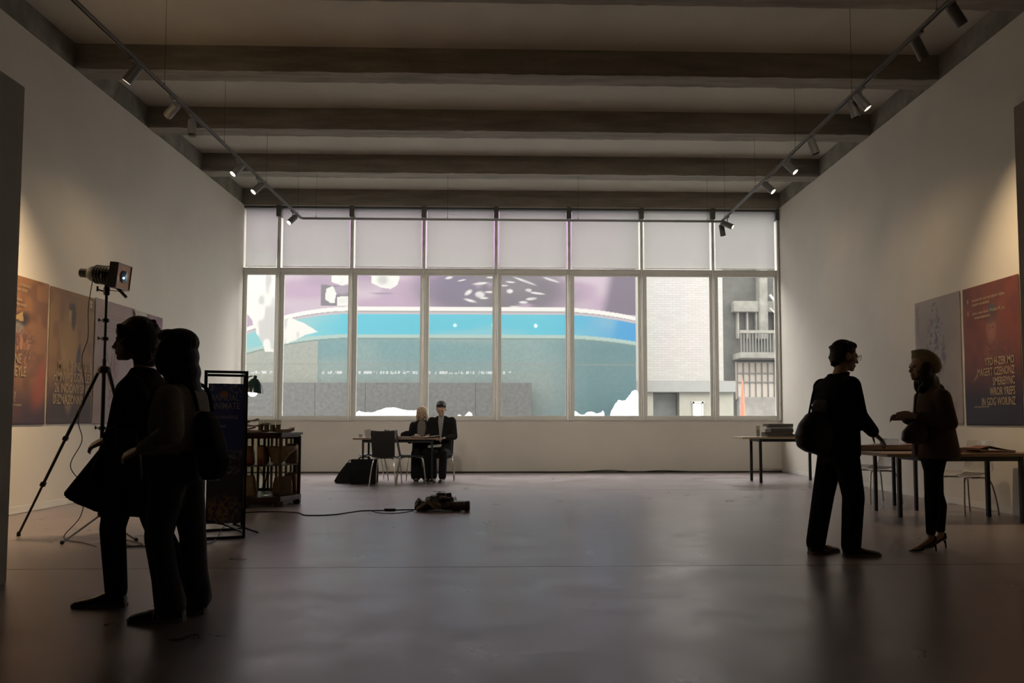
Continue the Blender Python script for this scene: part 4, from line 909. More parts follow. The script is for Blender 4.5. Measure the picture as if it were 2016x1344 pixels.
# ================================================================ LEFT SIDE: TRIPOD, DISPLAY FRAME, VITRINE
def tripod():
    t = thing('light_stand', 'tall black tripod stand with three spread legs and collars beside the left wall', 'tripod', (-4.03, 8.10, 0), 0)
    bm = cyl(B(), (0, 0, .16), (0, 0, 1.70), .020, 14); obj('lower_column', bm, m_black, t, True)
    bm = cyl(B(), (0, 0, 1.60), (0, 0, 2.36), .014, 12); obj('upper_column', bm, m_black, t, True)
    bm = lathe(B(), [(.03, 1.555), (.062, 1.56), (.066, 1.58), (.066, 1.60), (.05, 1.625), (.03, 1.63)], 20); ap = obj('apex_collar', bm, m_black, t, True)
    for z in (2.08, 1.90, 1.02):
        bm = lathe(B(), [(.02, z-.02), (.033, z-.015), (.036, z), (.033, z+.015), (.02, z+.02)], 14); o = obj('column_collar', bm, m_black, t, True)
        bm = cyl(B(), (-.03, 0, z), (-.075, 0, z+.006), .006, 8); cyl(bm, (-.065, 0, z-.012), (-.065, 0, z+.022), .007, 8); obj('clamp_lever', bm, m_black, o, True)
    feet = [(-.66, -.18, 0), (.46, .0, 0), (.22, .62, 0)]
    for f in feet:
        f = V3(*f); a = V3(0, 0, 1.575)+V3(f.x, f.y, 0).normalized()*.05; e = f+V3(0, 0, .02)
        lg = obj('leg', tube(B(), [a, a.lerp(e, .42), a.lerp(e, .43), a.lerp(e, .70), a.lerp(e, .71), e], [.017, .017, .014, .014, .011, .011], 10), m_black, t, True)
        for k in (.42, .70):
            p = a.lerp(e, k); d = (e-a).normalized(); obj('leg_collar', bbox(B(), -.028, .028, -.022, .022, -.022, .022, .005, Matrix.Translation(p) @ d.to_track_quat('Z', 'Y').to_matrix().to_4x4()), m_black, lg)
        obj('rubber_foot', lathe(B(), [(.010, 0), (.018, .004), (.017, .03), (.011, .045)], 12, Matrix.Translation(f)), m_black, lg, True)
    for f in [(.04, -.72, 0), (.62, -.58, 0), (-.02, .3, 0)]:
        f = V3(*f); lg = obj('spreader_leg', tube(B(), [(0, 0, .17), f+V3(0, 0, .015)], .009, 8), m_black, t, True)
        b = B(); bmesh.ops.create_uvsphere(b, u_segments=10, v_segments=8, radius=.019, matrix=Matrix.Translation(f+V3(0, 0, .019))); obj('foot_ball', b, m_black, lg, True)
    bm = lathe(B(), [(.02, 2.33), (.030, 2.34), (.030, 2.40), (.018, 2.43)], 12); obj('spigot', bm, m_black, t, True)
    bm = cyl(B(), (0, 0, 2.36), (-.09, 0, 2.39), .008, 8); cyl(bm, (-.09, 0, 2.37), (-.09, 0, 2.42), .010, 8); cyl(bm, (.0, 0, 2.385), (.17, 0, 2.365), .004, 6); obj('wing_screw', bm, m_black, t, True)
tripod()
t = thing('projector_lamp', 'black theatre lamp with square orange filter frame on top of the tall tripod', 'lamp', (-4.03, 8.10, 2.43), R(-4))
T = Matrix.Rotation(R(96), 4, 'Y')
obj('yoke', tube(B(), smoothpath([(0, -.09, .10), (0, -.09, .03), (0, 0, .0), (0, .09, .03), (0, .09, .10)], 5), .008, 8), m_black, t, True)
O = Matrix.Translation((0, 0, .10))
obj('barrel', lathe(B(), [(.03, -.27), (.045, -.265), (.045, -.19), (.055, -.185), (.075, -.15), (.088, -.10), (.088, .10), (.080, .12)], 24, O @ T), m_black, t, True)
bm = B()
for k in range(5): lathe(bm, [(.086, -.10+.03*k), (.095, -.10+.03*k), (.095, -.094+.03*k), (.086, -.094+.03*k)], 24, O @ T)
obj('cooling_fins', bm, m_black, t)
Q = O @ T @ Matrix.Translation((0, 0, .13))
hood = obj('filter_holder', bbox(box(box(B(), -.125, .125, -.125, -.115, -.04, .045, Q), -.125, .125, .115, .125, -.04, .045, Q), -.125, .125, -.125, .125, -.045, -.035, .003, Q), m_black, t)
for x0_ in (-.125, .115): obj('holder_side', box(B(), x0_, x0_+.01, -.115, .115, -.04, .045, Q), mat('red_brown_lacquer', (.20, .05, .03), .3), hood)
fr = obj('colour_filter', bbox(B(), -.114, .114, -.114, .114, .032, .038, .001, Q), mat('amber_dichroic', (.75, .30, .07), .45, spec=.5), t)
obj('lens', lathe(B(), [(.062, .039), (.060, .048), (.035, .058), (.001, .062)], 24, Q), mat('blue_coated_lens', (.03, .16, .30), .05, spec=1, coat=1), fr, True)
obj('lens_glint', lathe(B(), [(.009, .055), (.008, .064), (.001, .068)], 14, Q @ Matrix.Translation((.015, -.03, 0))), mat('glint_emission', (1, 1, 1), emit=(.8, .9, 1), estr=8), fr, True)  # white highlight on the lens, added as a small glowing bead
obj('handle', cyl(B(), (.06, 0, .02), (.20, .0, -.12), .015, 12), m_black, t, True)
def cable(name, label, pts, r, m, cat='cable', k=8):
    return tag(obj(name, tube(B(), smoothpath(pts, k), r, 6), m, None, True), label, cat)
m_cab = mat('black_cable', (.02, .018, .018), .5)
cable('power_cable', 'thin cable hanging down alongside the tall tripod from its lamp', [(-4.12, 8.02, 2.52), (-4.15, 8.0, 2.2), (-4.145, 8.0, 1.9), (-4.18, 7.97, 1.7), (-4.16, 8.0, 1.4), (-4.20, 7.98, 1.1), (-4.17, 8.0, .9), (-4.25, 7.96, .66), (-4.14, 8.0, .45), (-4.08, 7.85, .2), (-4.15, 7.7, .02), (-3.85, 7.45, .008), (-3.6, 7.2, .008)], .0045, m_cab)
cable('power_cable', 'black cable lying on the floor from the tripod foot towards the poster stand', [(-3.72, 7.52, .008), (-3.45, 7.18, .008), (-3.25, 7.30, .008), (-3.55, 7.6, .008), (-3.3, 7.22, .008), (-2.95, 7.28, .008), (-2.70, 7.42, .008), (-3.0, 8.6, .008), (-3.1, 9.4, .008)], .006, m_cab)
cable('extension_cable', 'long thin cable snaking across the floor from the showcase to the crumpled bundle', [(-3.3, 9.75, .006), (-3.0, 9.95, .006), (-2.6, 9.85, .006), (-2.40, 9.55, .006), (-2.1, 9.60, .006), (-1.85, 10.0, .006), (-1.55, 10.05, .006), (-1.3, 10.12, .006), (-1.05, 10.1, .006)], .007, m_cab)
cable('extension_cable', 'short second cable loop beside the plug near the crumpled bundle', [(-1.75, 10.05, .006), (-1.6, 9.78, .006), (-1.4, 9.72, .006), (-1.22, 9.98, .006)], .005, m_cab)
tag(obj('cable_plug', bbox(B(), -1.58, -1.44, 10.015, 10.075, .0, .028, .006), m_cab), 'small black plug joint in the cable left of the crumpled bundle', 'plug')
cable('wall_cable', 'thin dark cable lying along the foot of the window wall', [(-3, 17.49, .01), (0, 17.50, .01), (1.2, 17.42, .012), (2.0, 17.48, .05), (2.6, 17.40, .02), (3.2, 17.47, .04), (4.2, 17.42, .012), (5.6, 17.46, .01)], .009, m_cab, k=6)
cable('wall_cable', 'pale cable curl on the floor against the right wall behind the standing man', [(5.74, 14.6, .01), (5.70, 14.2, .01), (5.66, 13.9, .05), (5.70, 13.6, .01), (5.76, 13.2, .01)], .008, mat('white_cable', (.6, .58, .54), .5))

# display frame with hanging print
t = thing('display_stand', 'black metal box-frame display stand holding a tall blue printed poster', 'display stand', (-2.86, 7.62, 0), R(20))
W_, D_, Hh = .36, .60, 1.56; q = .012
for x in (0, W_):
    for y in (0, D_): obj('post', box(B(), x-q, x+q, y-q, y+q, 0, Hh), m_black, t)
for z in (.012, Hh-.012):
    for x in (0, W_): obj('rail', box(B(), x-q, x+q, q, D_-q, z-q, z+q), m_black, t)
    for y in (0, D_): obj('rail', box(B(), q, W_-q, y-q, y+q, z-q, z+q), m_black, t)
obj('foot_brace', tube(B(), [(0, 0, .18), (W_*.5, .06, .13), (W_, .30, .02)], .010, 8), m_black, t); obj('foot_brace', tube(B(), [(W_, 0, .17), (W_*.75, .12, .12), (W_+.14, .28, .01)], .010, 8), m_black, t)
def art8(U, V):
    n = vnoise(U, V, .06, .1, 91); n2 = vnoise(U, V, .015, .02, 92); C = np.zeros(U.shape+(3,)); C[:] = (.04, .05, .16); C = mixc(C, (.10, .13, .30), sm(.9, 1.3, V)*.6*n)
    C = mixc(C, (.045, .04, .06), sm(.75, .55, V)); C = mixc(C, (.16, .11, .05), blob(U, V, .14, .13, .16, .12, 0, .4)*sm(.4, .6, n2)); C = mixc(C, (.10, .10, .12), sm(.5, .7, n2)*(V > .45)*(V < .68)*.8)
    C = mixc(C, (.20, .22, .30), sm(.6, .8, n2)*(V > 1.18)*.8); C = mixc(C, (.35, .16, .06), blob(U, V, .14, 1.20, .035, .03, 0, .4)); return C*2.2
sh = painted('printed_sheet', .31, 1.30, 60, 240, art8, t, Matrix.Translation((.025, .03, .14)), .003)
for s_, x, z, size in (('ANNUAL\nANIMATE', .02, 1.14, .085), ('IN UPANIWUZ\n\nniu wori', .05, .97, .045), ('uoenimyoe iya oyri\nnoiw yeiu\noirey ano', .02, .46, .035), ('MUNTUNWU', .02, .60, .05)):
    lettering(s_, size, .72, mat('dim_white_ink', (.55, .55, .6), .6), sh, Matrix.Translation((.025+x, .026, .14+z)) @ Matrix.Rotation(R(90), 4, 'X'))
sd2 = painted('side_sheet', .50, 1.24, 40, 100, art8, t, Matrix.Translation((-.002, .56, .16)) @ Matrix.Rotation(R(-90), 4, 'Z'), .003)

# octagonal showcase
VC = (-3.40, 10.92, 0); va = R(-22.5+2)
t = thing('glass_showcase', 'octagonal dark wood and glass showcase with slatted back, left of the window', 'showcase', VC, va)
m_wood = mat('dark_stained_wood', (.045, .025, .016), .4, noise=.35, nscale=6, stretch=(1, 1, .1)); m_slat = mat('brown_slat_wood', (.30, .19, .115), .6, noise=.2)
m_cg = pane_mat('showcase_glass', (.90, .90, .86))
def octp(r, z): return [V3(r*math.cos(PI/8+k*PI/4), r*math.sin(PI/8+k*PI/4), z) for k in range(8)]
r = .56
def octslab(bm, r, z0, z1): return ring_tube(bm, [octp(r, z0), octp(r, z1)])
obj('top', octslab(B(), r+.03, .915, .945), m_wood, t); obj('base', octslab(B(), r+.02, .07, .13), m_wood, t); obj('plinth', octslab(B(), r-.02, .04, .07), m_wood, t)
sf = obj('shelf', octslab(B(), r-.03, .515, .53), mat('grey_shelf', (.22, .20, .18), .4), t)
ring = B(); ring_tube(ring, [octp(r, .885), octp(r, .915), octp(r-.03, .915), octp(r-.03, .885), octp(r, .885)], False); obj('top_rail', ring, m_wood, t)
for k in range(8):
    p = octp(r-.005, 0)[k]; obj('post', bbox(B(), -.013, .013, -.013, .013, .13, .90, .002, Matrix.Translation(p) @ Matrix.Rotation(PI/8+k*PI/4, 4, 'Z')), m_wood, t)
    p2 = octp(r-.03, 0)[k]; obj('bracket_foot', bbox(B(), -.04, .04, -.05, .05, 0, .07, .01, Matrix.Translation(p2) @ Matrix.Rotation(PI/8+k*PI/4, 4, 'Z')), m_wood, t)
    a = octp(r-.008, 0)[k]; c = octp(r-.008, 0)[(k+1) % 8]; d = (c-a).normalized(); mid = (a+c)/2; yaw = math.atan2(d.y, d.x); hw = (c-a).length/2-.013
    M = Matrix.Translation(mid) @ Matrix.Rotation(yaw, 4, 'Z')
    world_n = (Matrix.Rotation(va, 3, 'Z') @ mid).normalized()
    if world_n.y > .6:
        for j in range(5):
            x = -hw+(j+.5)*2*hw/5; obj('slat', box(B(), x-.017, x+.017, -.012, .0, .13, .885, M), m_slat, t)
        obj('slat_rail', box(box(B(), -hw, hw, -.016, .002, .85, .885, M), -hw, hw, -.016, .002, .13, .17, M), m_slat, t)
    obj('glass_panel', box(B(), -hw, hw, .004, .007, .13, .885, M), m_cg, t)
def crumple(name, label, cat, c, size, n, m, seed, vox=.012, group=None):
    rr = random.Random(seed); b = B()
    for i in range(n):
        p = V3(rr.uniform(-.5, .5)*size[0], rr.uniform(-.5, .5)*size[1], rr.uniform(.12, .8)*size[2]); f = 1-abs(p.x)/size[0]
        M = Matrix.Translation(p) @ Euler((rr.uniform(-.5, .5), rr.uniform(-.6, .6), rr.uniform(0, 6))).to_matrix().to_4x4() @ Matrix.Diagonal((size[0]*rr.uniform(.22, .38), size[1]*rr.uniform(.2, .35), size[2]*rr.uniform(.10, .25), 1))
        bmesh.ops.create_cube(b, size=1.2, matrix=M)
    for v in b.verts: v.co.z = max(v.co.z, .002)
    o = fuse(name, b, vox, m, None, 1); o.location = c; return tag(o, label, cat, group)
m_bag1 = mat('taupe_leather', (.30, .22, .16), .6, noise=.25, bump=.3); m_bag2 = mat('oxblood_leather', (.20, .07, .045), .5, noise=.3)
b = B(); loft(b, [(0, 0, 0, .04, .05), (.02, 0, .04, .08, .06), (.03, 0, .12, .13, .09), (.06, 0, .20, .19, .10), (.06, 0, .235, .20, .10)], pw=3); o = fuse('draped_bag', b, .009, m_bag1, None, 2); o.location = (-3.10, 10.78, .531)
tag(o, 'funnel-shaped taupe leather bag on the upper shelf of the showcase', 'bag')
for (x, y, z, lab, w2, h2, mm) in ((-3.48, 10.75, .531, 'dark red folded pouch on the upper showcase shelf, left', .10, .24, m_bag2), (-3.27, 10.72, .531, 'slim oxblood pouch on the upper showcase shelf, beside the funnel-shaped bag', .06, .25, m_bag2), (-2.985, 11.08, .531, 'brown folded bag at the right end of the upper showcase shelf', .09, .26, m_bag1),
        (-3.50, 10.75, .131, 'tall taupe box bag on the showcase floor, left of the front post', .16, .26, m_bag1), (-3.04, 10.85, .131, 'taupe box bag on the showcase floor, right of the bottle', .13, .24, m_bag1), (-2.99, 11.10, .131, 'brown folded bag on the showcase floor, far right', .08, .27, m_bag2)):
    t2 = thing('pouch', lab, 'bag', (x, y, z), R(random.uniform(-20, 20)), 'bags shown in the glass showcase')
    b = B(); loft(b, [(0, 0, 0, w2*.9, .045), (0, 0, .02, w2, .055), (0, 0, h2*.6, w2*.95, .05), (0, 0, h2*.92, w2*.8, .025), (0, 0, h2, w2*.75, .012)], pw=4); obj('pouch_body', b, mm, t2, True)
    b = B(); bbox(b, -w2*.8, w2*.8, -.056, -.045, h2*.45, h2*.95, .004); obj('flap', b, mm, t2)
t2 = thing('glass_bottle', 'clear glass bottle holding dark twigs in the middle of the showcase floor', 'bottle', (-3.22, 10.70, .131))
obj('bottle_body', lathe(B(), [(.03, 0), (.055, .005), (.058, .08), (.045, .13), (.018, .17), (.016, .22), (.019, .225)], 20), pane_mat('bottle_glass', (.8, .82, .8)), t2, True)
for k in range(5):
    a = k*1.3; obj('twig', tube(B(), smoothpath([(0, 0, .05), (.01*math.cos(a), .01*math.sin(a), .2), (.06*math.cos(a), .05*math.sin(a), .30), (.10*math.cos(a), .07*math.sin(a), .36)], 4), .004, 6), m_black, t2, True)
# things on top of the showcase
ZV = .9455
m_mag = [mat('brown_print', (.16, .07, .045), .5, noise=.4, nscale=8), mat('dark_print', (.05, .03, .028), .5, noise=.4, nscale=8), mat('rust_print', (.26, .10, .05), .45, noise=.4, nscale=8), mat('plum_print', (.16, .08, .085), .5, noise=.3, nscale=8)]
def sheetstack(name, label, x, y, z, a, L, W2, th, m, lift=.0, group=None, cat='magazine', pages=True, pm=None):
    t = thing(name, label, cat, (x, y, z), a, group); n = 10
    def sec(zo, t2, l0=L, w0=W2):
        b = B(); rings = []
        for i in range(n+1):
            u = -l0/2+l0*i/n; zz = zo+lift*max(0, abs(u)/(l0/2)-.3)**2*1.6
            rings.append([V3(u, -w0/2, zz), V3(u, w0/2, zz), V3(u, w0/2, zz+t2), V3(u, -w0/2, zz+t2)])
        return ring_tube(b, rings)
    obj('back_cover', sec(0, th*.2), m, t)
    if pages: obj('pages', sec(th*.2, th*.6, L*.97, W2*.97), pm or mat('paper_edge', (.30, .25, .20), .8), t)
    obj('front_cover', sec(th*.8, th*.2), m, t); return t
hz_ = 'printed matter piled on the showcase'
for i, (dx, dy, dz, a, L, W2, th, k, lf, lab) in enumerate(((-.22, -.14, 0, .1, .34, .24, .030, 1, 0, 'dark thick booklet at the bottom left of the pile on the showcase'), (.03, -.12, 0, -.2, .32, .24, .028, 1, .01, 'dark booklet at the bottom middle of the pile on the showcase'),
        (-.14, -.13, .033, .25, .36, .26, .022, 2, .035, 'rust-red curling magazine second from the bottom of the showcase pile'), (.02, -.10, .075, -.15, .34, .24, .018, 0, .04, 'brown curling magazine in the middle of the showcase pile'),
        (-.20, -.10, .112, .4, .30, .22, .016, 2, .02, 'rust-brown magazine on the left shoulder of the showcase pile'), (-.06, -.08, .142, .1, .24, .18, .016, 1, .03, 'small black booklet topping the showcase pile'), (.37, -.02, 0, .6, .26, .16, .04, 2, .035, 'reddish booklet behind the drinking glasses on the showcase'))):
    sheetstack('magazine', lab, VC[0]+dx, VC[1]+dy-.12, ZV+dz, a, L, W2, th, m_mag[k], lf, hz_)
m_gg = pane_mat('tumbler_glass', (.86, .85, .82)); m_tea = mat('amber_drink', (.30, .20, .11), .2, spec=.6)
def tumbler(x, y, z, lab, grp, h=.115, fill=.6, mm=None):
    t = thing('drinking_glass', lab, 'glass', (x, y, z), 0, grp)
    obj('glass_wall', lathe(B(), [(.001, 0), (.030, 0), (.036, h), (.0335, h), (.028, .008), (.001, .008)], 20), m_gg, t, True)
    if fill: obj('drink', lathe(B(), [(.001, .009), (.0275, .009), (.0275+.005*fill, h*fill), (.001, h*fill)], 20), mm or m_tea, t, True)
    return t
for i, (px, lab) in enumerate(((.125, 'leftmost of the amber-filled drinking glasses on the showcase'), (.20, 'second from left of the amber-filled glasses on the showcase'), (.275, 'third from left of the amber-filled glasses on the showcase'), (.35, 'rightmost of the amber-filled glasses on the showcase'))):
    tumbler(VC[0]+px, VC[1]-.28, ZV, lab, 'drinking glasses on the showcase', .165, .62)
t = thing('desk_lamp', 'dark green enamel lamp with a bright bulb, standing on the showcase behind the poster stand', 'lamp', (-3.62, 11.10, ZV))
m_en = mat('green_enamel', (.010, .035, .030), .25, coat=.5)
obj('lamp_base', lathe(B(), [(.001, 0), (.085, 0), (.085, .012), (.02, .025), (.001, .026)], 24), m_black, t, True)
obj('stem', tube(B(), smoothpath([(0, 0, .02), (-.01, 0, .35), (-.01, 0, .62), (.02, 0, .735), (.085, -.02, .755)], 6), .008, 8), m_black, t, True)
S = Matrix.Translation((.10, -.03, .50)) @ Matrix.Rotation(R(6), 4, 'Y')
shd = obj('shade', lathe(B(), [(.016, .265), (.024, .26), (.024, .225), (.05, .21), (.095, .15), (.122, .075), (.132, .03), (.128, .03), (.118, .075), (.09, .145), (.045, .20), (.018, .21)], 28, S), m_en, t, True)
b = B(); bmesh.ops.create_uvsphere(b, u_segments=16, v_segments=12, radius=1, matrix=S @ Matrix.Translation((-.01, 0, .035)) @ Matrix.Diagonal((.062, .062, .058, 1))); obj('bulb', b, mat('lit_bulb', (1, 1, 1), .4, emit=(.95, 1, 1), estr=5), shd, True)

# crumpled bundle on the floor
m_bun = mat('black_plastic_sheet', (.035, .028, .024), .35, noise=.5, nscale=9, bump=.4)
t = thing('crumpled_bundle', 'crumpled dark brown plastic and cloth bundle lying on the floor in mid-room', 'bundle', (-.90, 10.08, 0))
b = B(); rr = random.Random(12)
for (cx, cy, cz, sx, sy, sz) in ((-.16, .0, .07, .16, .15, .07), (-.05, .05, .12, .15, .14, .11), (.03, .06, .17, .10, .10, .07), (.10, .02, .09, .16, .13, .08), (-.22, -.04, .05, .10, .10, .05), (.0, -.06, .06, .20, .10, .06), (.20, .04, .06, .12, .10, .05)):
    for q_ in range(4):
        M = Matrix.Translation((cx+rr.uniform(-.03, .03), cy+rr.uniform(-.03, .03), cz+rr.uniform(-.015, .015))) @ Euler((rr.uniform(-.5, .5), rr.uniform(-.5, .5), rr.uniform(0, 3))).to_matrix().to_4x4() @ Matrix.Diagonal((sx*1.1, sy*1.0, sz*.8, 1))
        bmesh.ops.create_cube(b, size=1.15, matrix=M)
for v in b.verts: v.co.z = max(v.co.z, .002)
fuse('cloth', b, .009, m_bun, t, 1)
bm = B(); M = Matrix.Translation((.20, -.10, .062)) @ Matrix.Rotation(R(90), 4, 'Y'); lathe(bm, [(.001, -.12), (.052, -.12), (.055, .10), (.062, .105), (.064, .155), (.055, .165), (.001, .165)], 20, M); obj('cylinder_end', bm, mat('dark_brown_case', (.05, .032, .024), .5, noise=.4, nscale=12), t, True)
b = B()
for (p, q_) in (((-.26, -.12, .03), (-.14, -.13, .12)), ((-.14, -.13, .12), (-.05, -.14, .05)), ((.02, -.08, .16), (.12, -.06, .14))): cap(b, p, q_, .028, .018)
fuse('pale_fold', b, .009, mat('brown_lining', (.13, .10, .08), .5), t, 2)

# ================================================================ CHAIRS AND TABLES
m_chr = mat('chrome_tube', (.55, .54, .52), .18, metal=1); m_ply = mat('black_plywood', (.014, .012, .012), .5)
def legtube(bm, pts, r=.0105): return tube(bm, smoothpath(pts, 5), r, 10)
def ply_chair(label, loc, rz, group='black plywood chairs at the far table'):
    """faces local -Y, its back at +Y"""
    t = thing('plywood_chair', label, 'chair', loc, rz, group); n = 10; SH = .49
    b = B(); rings = []
    for i in range(n+1):
        y = -.22+.42*i/n; z = SH-.012*math.sin(PI*i/n)-(.02*max(0, 1-i/2)); hw = .20+.012*math.sin(PI*i/n)
        rings.append([V3(-hw, y, z), V3(-hw*.5, y, z-.008), V3(hw*.5, y, z-.008), V3(hw, y, z), V3(hw, y, z+.011), V3(hw*.5, y, z+.003), V3(-hw*.5, y, z+.003), V3(-hw, y, z+.011)])
    obj('seat', ring_tube(b, rings), m_ply, t, True)
    b = B(); rings = []
    for i in range(n+1):
        s = i/n; z = SH-.01+.46*s; y = .19+.03*math.sin(s*1.6)+.05*s; hw = .19+.018*s-.01*(s > .98); c = .022
        rings.append([V3(-hw, y-c, z+.004*(s > .9)), V3(-hw*.4, y, z-.012*(s > .9)), V3(hw*.4, y, z-.012*(s > .9)), V3(hw, y-c, z+.004*(s > .9)), V3(hw, y-c+.011, z), V3(hw*.4, y+.011, z-.012*(s > .9)), V3(-hw*.4, y+.011, z-.012*(s > .9)), V3(-hw, y-c+.011, z)])
    obj('backrest', ring_tube(b, rings), m_ply, t, True)
    for sx in (-1, 1):
        obj('front_leg', legtube(B(), [(sx*.05, -.06, SH-.025), (sx*.15, -.15, SH-.028), (sx*.19, -.20, SH-.06), (sx*.215, -.235, .2), (sx*.225, -.25, .0)]), m_chr, t, True)
        obj('rear_leg', legtube(B(), [(sx*.05, .04, SH-.025), (sx*.14, .14, SH-.028), (sx*.175, .18, SH-.07), (sx*.205, .225, .2), (sx*.22, .25, .0)]), m_chr, t, True)
    obj('under_frame', bbox(B(), -.09, .09, -.08, .08, SH-.034, SH-.016, .004), m_black, t); return t
ply_chair('black plywood chair with its back to the viewer, in front of the far table', (-2.20, 14.10, 0), R(176))
ply_chair('black plywood chair turned sideways, at the left end of the far table', (-2.62, 15.25, 0), R(-70))
ply_chair('black plywood chair pushed in front of the seated woman’s knees', (-1.83, 14.52, 0), R(100))
ply_chair('black plywood chair under the seated man', (-1.33, 15.20, .0), R(2))
ply_chair('black plywood chair under the seated woman', (-1.74, 15.33, .0), R(-3))
def table(name, label, x, y, L, D2, H_, rz, mtop, inset=.30, edge=None, group=None, legr=.022):
    t = thing(name, label, 'table', (x, y, 0), rz, group)
    obj('tabletop', bbox(B(), 0, L, 0, D2, H_-.034, H_, .003), mtop, t)
    a, b_ = inset, L-inset*.6
    bm = box(B(), a, b_, .06, .085, H_-.085, H_-.034); obj('apron', bm, m_black, t); obj('apron', box(B(), a, b_, D2-.085, D2-.06, H_-.085, H_-.034), m_black, t)
    for xx in (a, b_): obj('apron', box(B(), xx-.012, xx+.012, .085, D2-.085, H_-.085, H_-.034), m_black, t)
    for xx in (a, b_):
        for yy in (.072, D2-.072): obj('leg', box(B(), xx-legr, xx+legr, yy-legr, yy+legr, 0, H_-.034), m_black, t)
    return t
m_oak = mat('light_oak', (.36, .27, .17), .5, noise=.2, nscale=5, stretch=(.3, 4, 4)); m_oakd = mat('brown_oak', (.20, .13, .08), .5, noise=.2, nscale=5, stretch=(.3, 4, 4))
TC = .80
t = table('work_table', 'wooden-topped table between the chairs below the windows', -2.86, 14.55, 1.50, .72, TC, 0, m_oakd, .17, legr=.016)
g2 = 'papers and glasses on the far table'
tag(obj('table_card', bbox(B(), -.055, .055, -.004, .004, 0, .15, .001, Matrix.Rotation(R(-12), 4, 'Y') @ Matrix.Rotation(R(25), 4, 'Z')), mat('grey_card', (.38, .37, .34), .7)), 'small grey card standing tilted on the far table', 'card').location = (-2.62, 14.8, TC)
tumbler(-2.76, 14.75, TC, 'small clear glass lying low at the left end of the far table', g2, .06, 0)
for i, (x, y, a, L, k, lab) in enumerate(((-1.93, 14.8, .2, .42, 3, 'reddish magazine on the far table before the seated woman'), (-1.62, 14.72, -.2, .38, 0, 'brown magazine open at the right end of the far table'), (-2.25, 14.85, .1, .30, 3, 'thin plum booklet in the middle of the far table'))):
    sheetstack('magazine', lab, x, y, TC, a, L, .28, .02, m_mag[k], .02, g2)
b = B(); bbox(b, -.13, .13, -.09, .09, 0, .008, .001)
o = tag(obj('paper_sheet', b, mat('white_paper', (.55, .52, .46), .7)), 'cream paper hanging over the right corner of the far table', 'paper'); o.location = (-1.47, 14.60, TC+.022); o.rotation_euler = (0, R(-6), .1)
b = B(); ring_tube(b, [[V3(x, y, z) for x, y, z in ((-.12, -.1*w1, zz), (.12, -.1*w1-.02, zz+.02), (.12, -.1*w1-.015, zz+.025), (-.12, -.1*w1+.005, zz+.005))] for w1, zz in ((-1, .0), (-.2, .018), (.5, .012), (1, -.02))])
o = tag(obj('newspaper', b, mat('newsprint', (.42, .40, .38), .8)), 'folded pale newspaper on the seated man’s lap', 'newspaper'); o.location = (-1.42, 14.72, .64)
b = B(); loft(b, [(0, 0, 0, .05, .03), (0, 0, .02, .09, .05), (.02, 0, .08, .10, .06), (.05, 0, .12, .04, .03)]); o = fuse('draped_sleeve', b, .010, m_blk2, None, 2); o.location = (-1.99, 14.98, TC)
tag(o, 'dark glove-like cloth lump on the table beside the seated woman’s arm', 'cloth')
# bags left of the far table
t = thing('tote_bag', 'large black square-topped tote bag standing left of the far chair', 'bag', (-2.63, 14.45, 0), R(5))
b = B(); loft(b, [(0, 0, 0, .22, .10), (0, 0, .02, .24, .115), (0, 0, .25, .245, .11), (0, 0, .40, .235, .06), (0, 0, .43, .235, .04)], pw=5); fuse('bag_body', b, .012, m_blk, t, 2)
for sy in (-.05, .05): b = B(); tube(b, smoothpath([(-.10, sy, .41), (-.08, sy, .455), (.0, sy*1.2, .47), (.08, sy, .455), (.10, sy, .41)], 5), .009, 8); obj('handle', b, m_blk, t, True)
t = thing('soft_bag', 'slumped black bag leaning against the square black tote', 'bag', (-3.0, 14.66, 0), R(5))
b = B(); loft(b, [(0, 0, 0, .16, .09), (-.01, 0, .03, .19, .11), (.02, 0, .16, .15, .11), (.06, 0, .28, .10, .08), (.08, 0, .36, .06, .05)], pw=3.2); fuse('bag_body', b, .012, m_blk2, t, 2)
b = B(); tube(b, smoothpath([(.04, 0, .34), (.07, -.02, .40), (.12, 0, .38)], 5), .008, 8); obj('handle', b, m_blk, t, True)

# right-hand tables
T1 = .815
table('exhibition_table', 'far right table with pale top under the corner of the windows', 4.06, 14.35, 1.62, .75, T1, R(-1), m_oak, .33)
tumbler(4.42, 14.65, T1, 'tall glass at the left end of the far right table', None, .20, .62, mat('cloudy_water', (.42, .42, .40), .2))
m_bind = [mat('black_binder', (.014, .012, .012), .4), mat('grey_binder', (.13, .12, .11), .6), mat('brown_binder', (.07, .04, .03), .5, noise=.3)]
for i, (dx, dz, a, L, th, k, lab) in enumerate(((.0, 0, .05, .52, .045, 2, 'brown wide album at the bottom of the stack on the far right table'), (-.02, .047, -.08, .50, .035, 2, 'brown album second from the bottom of the stack on the far right table'), (.02, .084, .04, .42, .050, 0, 'black binder in the middle of the stack on the far right table'),
        (.03, .136, -.05, .40, .050, 1, 'grey binder second from the top of the stack on the far right table'), (.0, .188, .03, .46, .045, 0, 'black binder topping the stack on the far right table'))):
    sheetstack('binder', lab, 4.80+dx, 14.68, T1+dz, a, L, .32, th, m_bind[k], .0, 'stack of binders on the far right table', 'binder', True, mat('dim_pages', (.10, .085, .07), .8) if k != 1 else mat('pale_pages', (.24, .23, .20), .8))
sheetstack('folder', 'flat brown folder lying right of the binder stack on the far right table', 5.25, 14.65, T1, .1, .34, .30, .04, m_bind[2], .01, None, 'folder')
tumbler(5.16, 14.42, T1, 'short clear glass just left of the shoulder bag on the far right table', None, .075, .3, mat('cloudy_water', (.42, .42, .40)))
T2 = .775
table('exhibition_table', 'middle right table with dark apron, between the standing man and woman', 3.92, 9.80, 1.30, .72, T2, R(0), m_oakd, .50, legr=.018)
T3 = .745
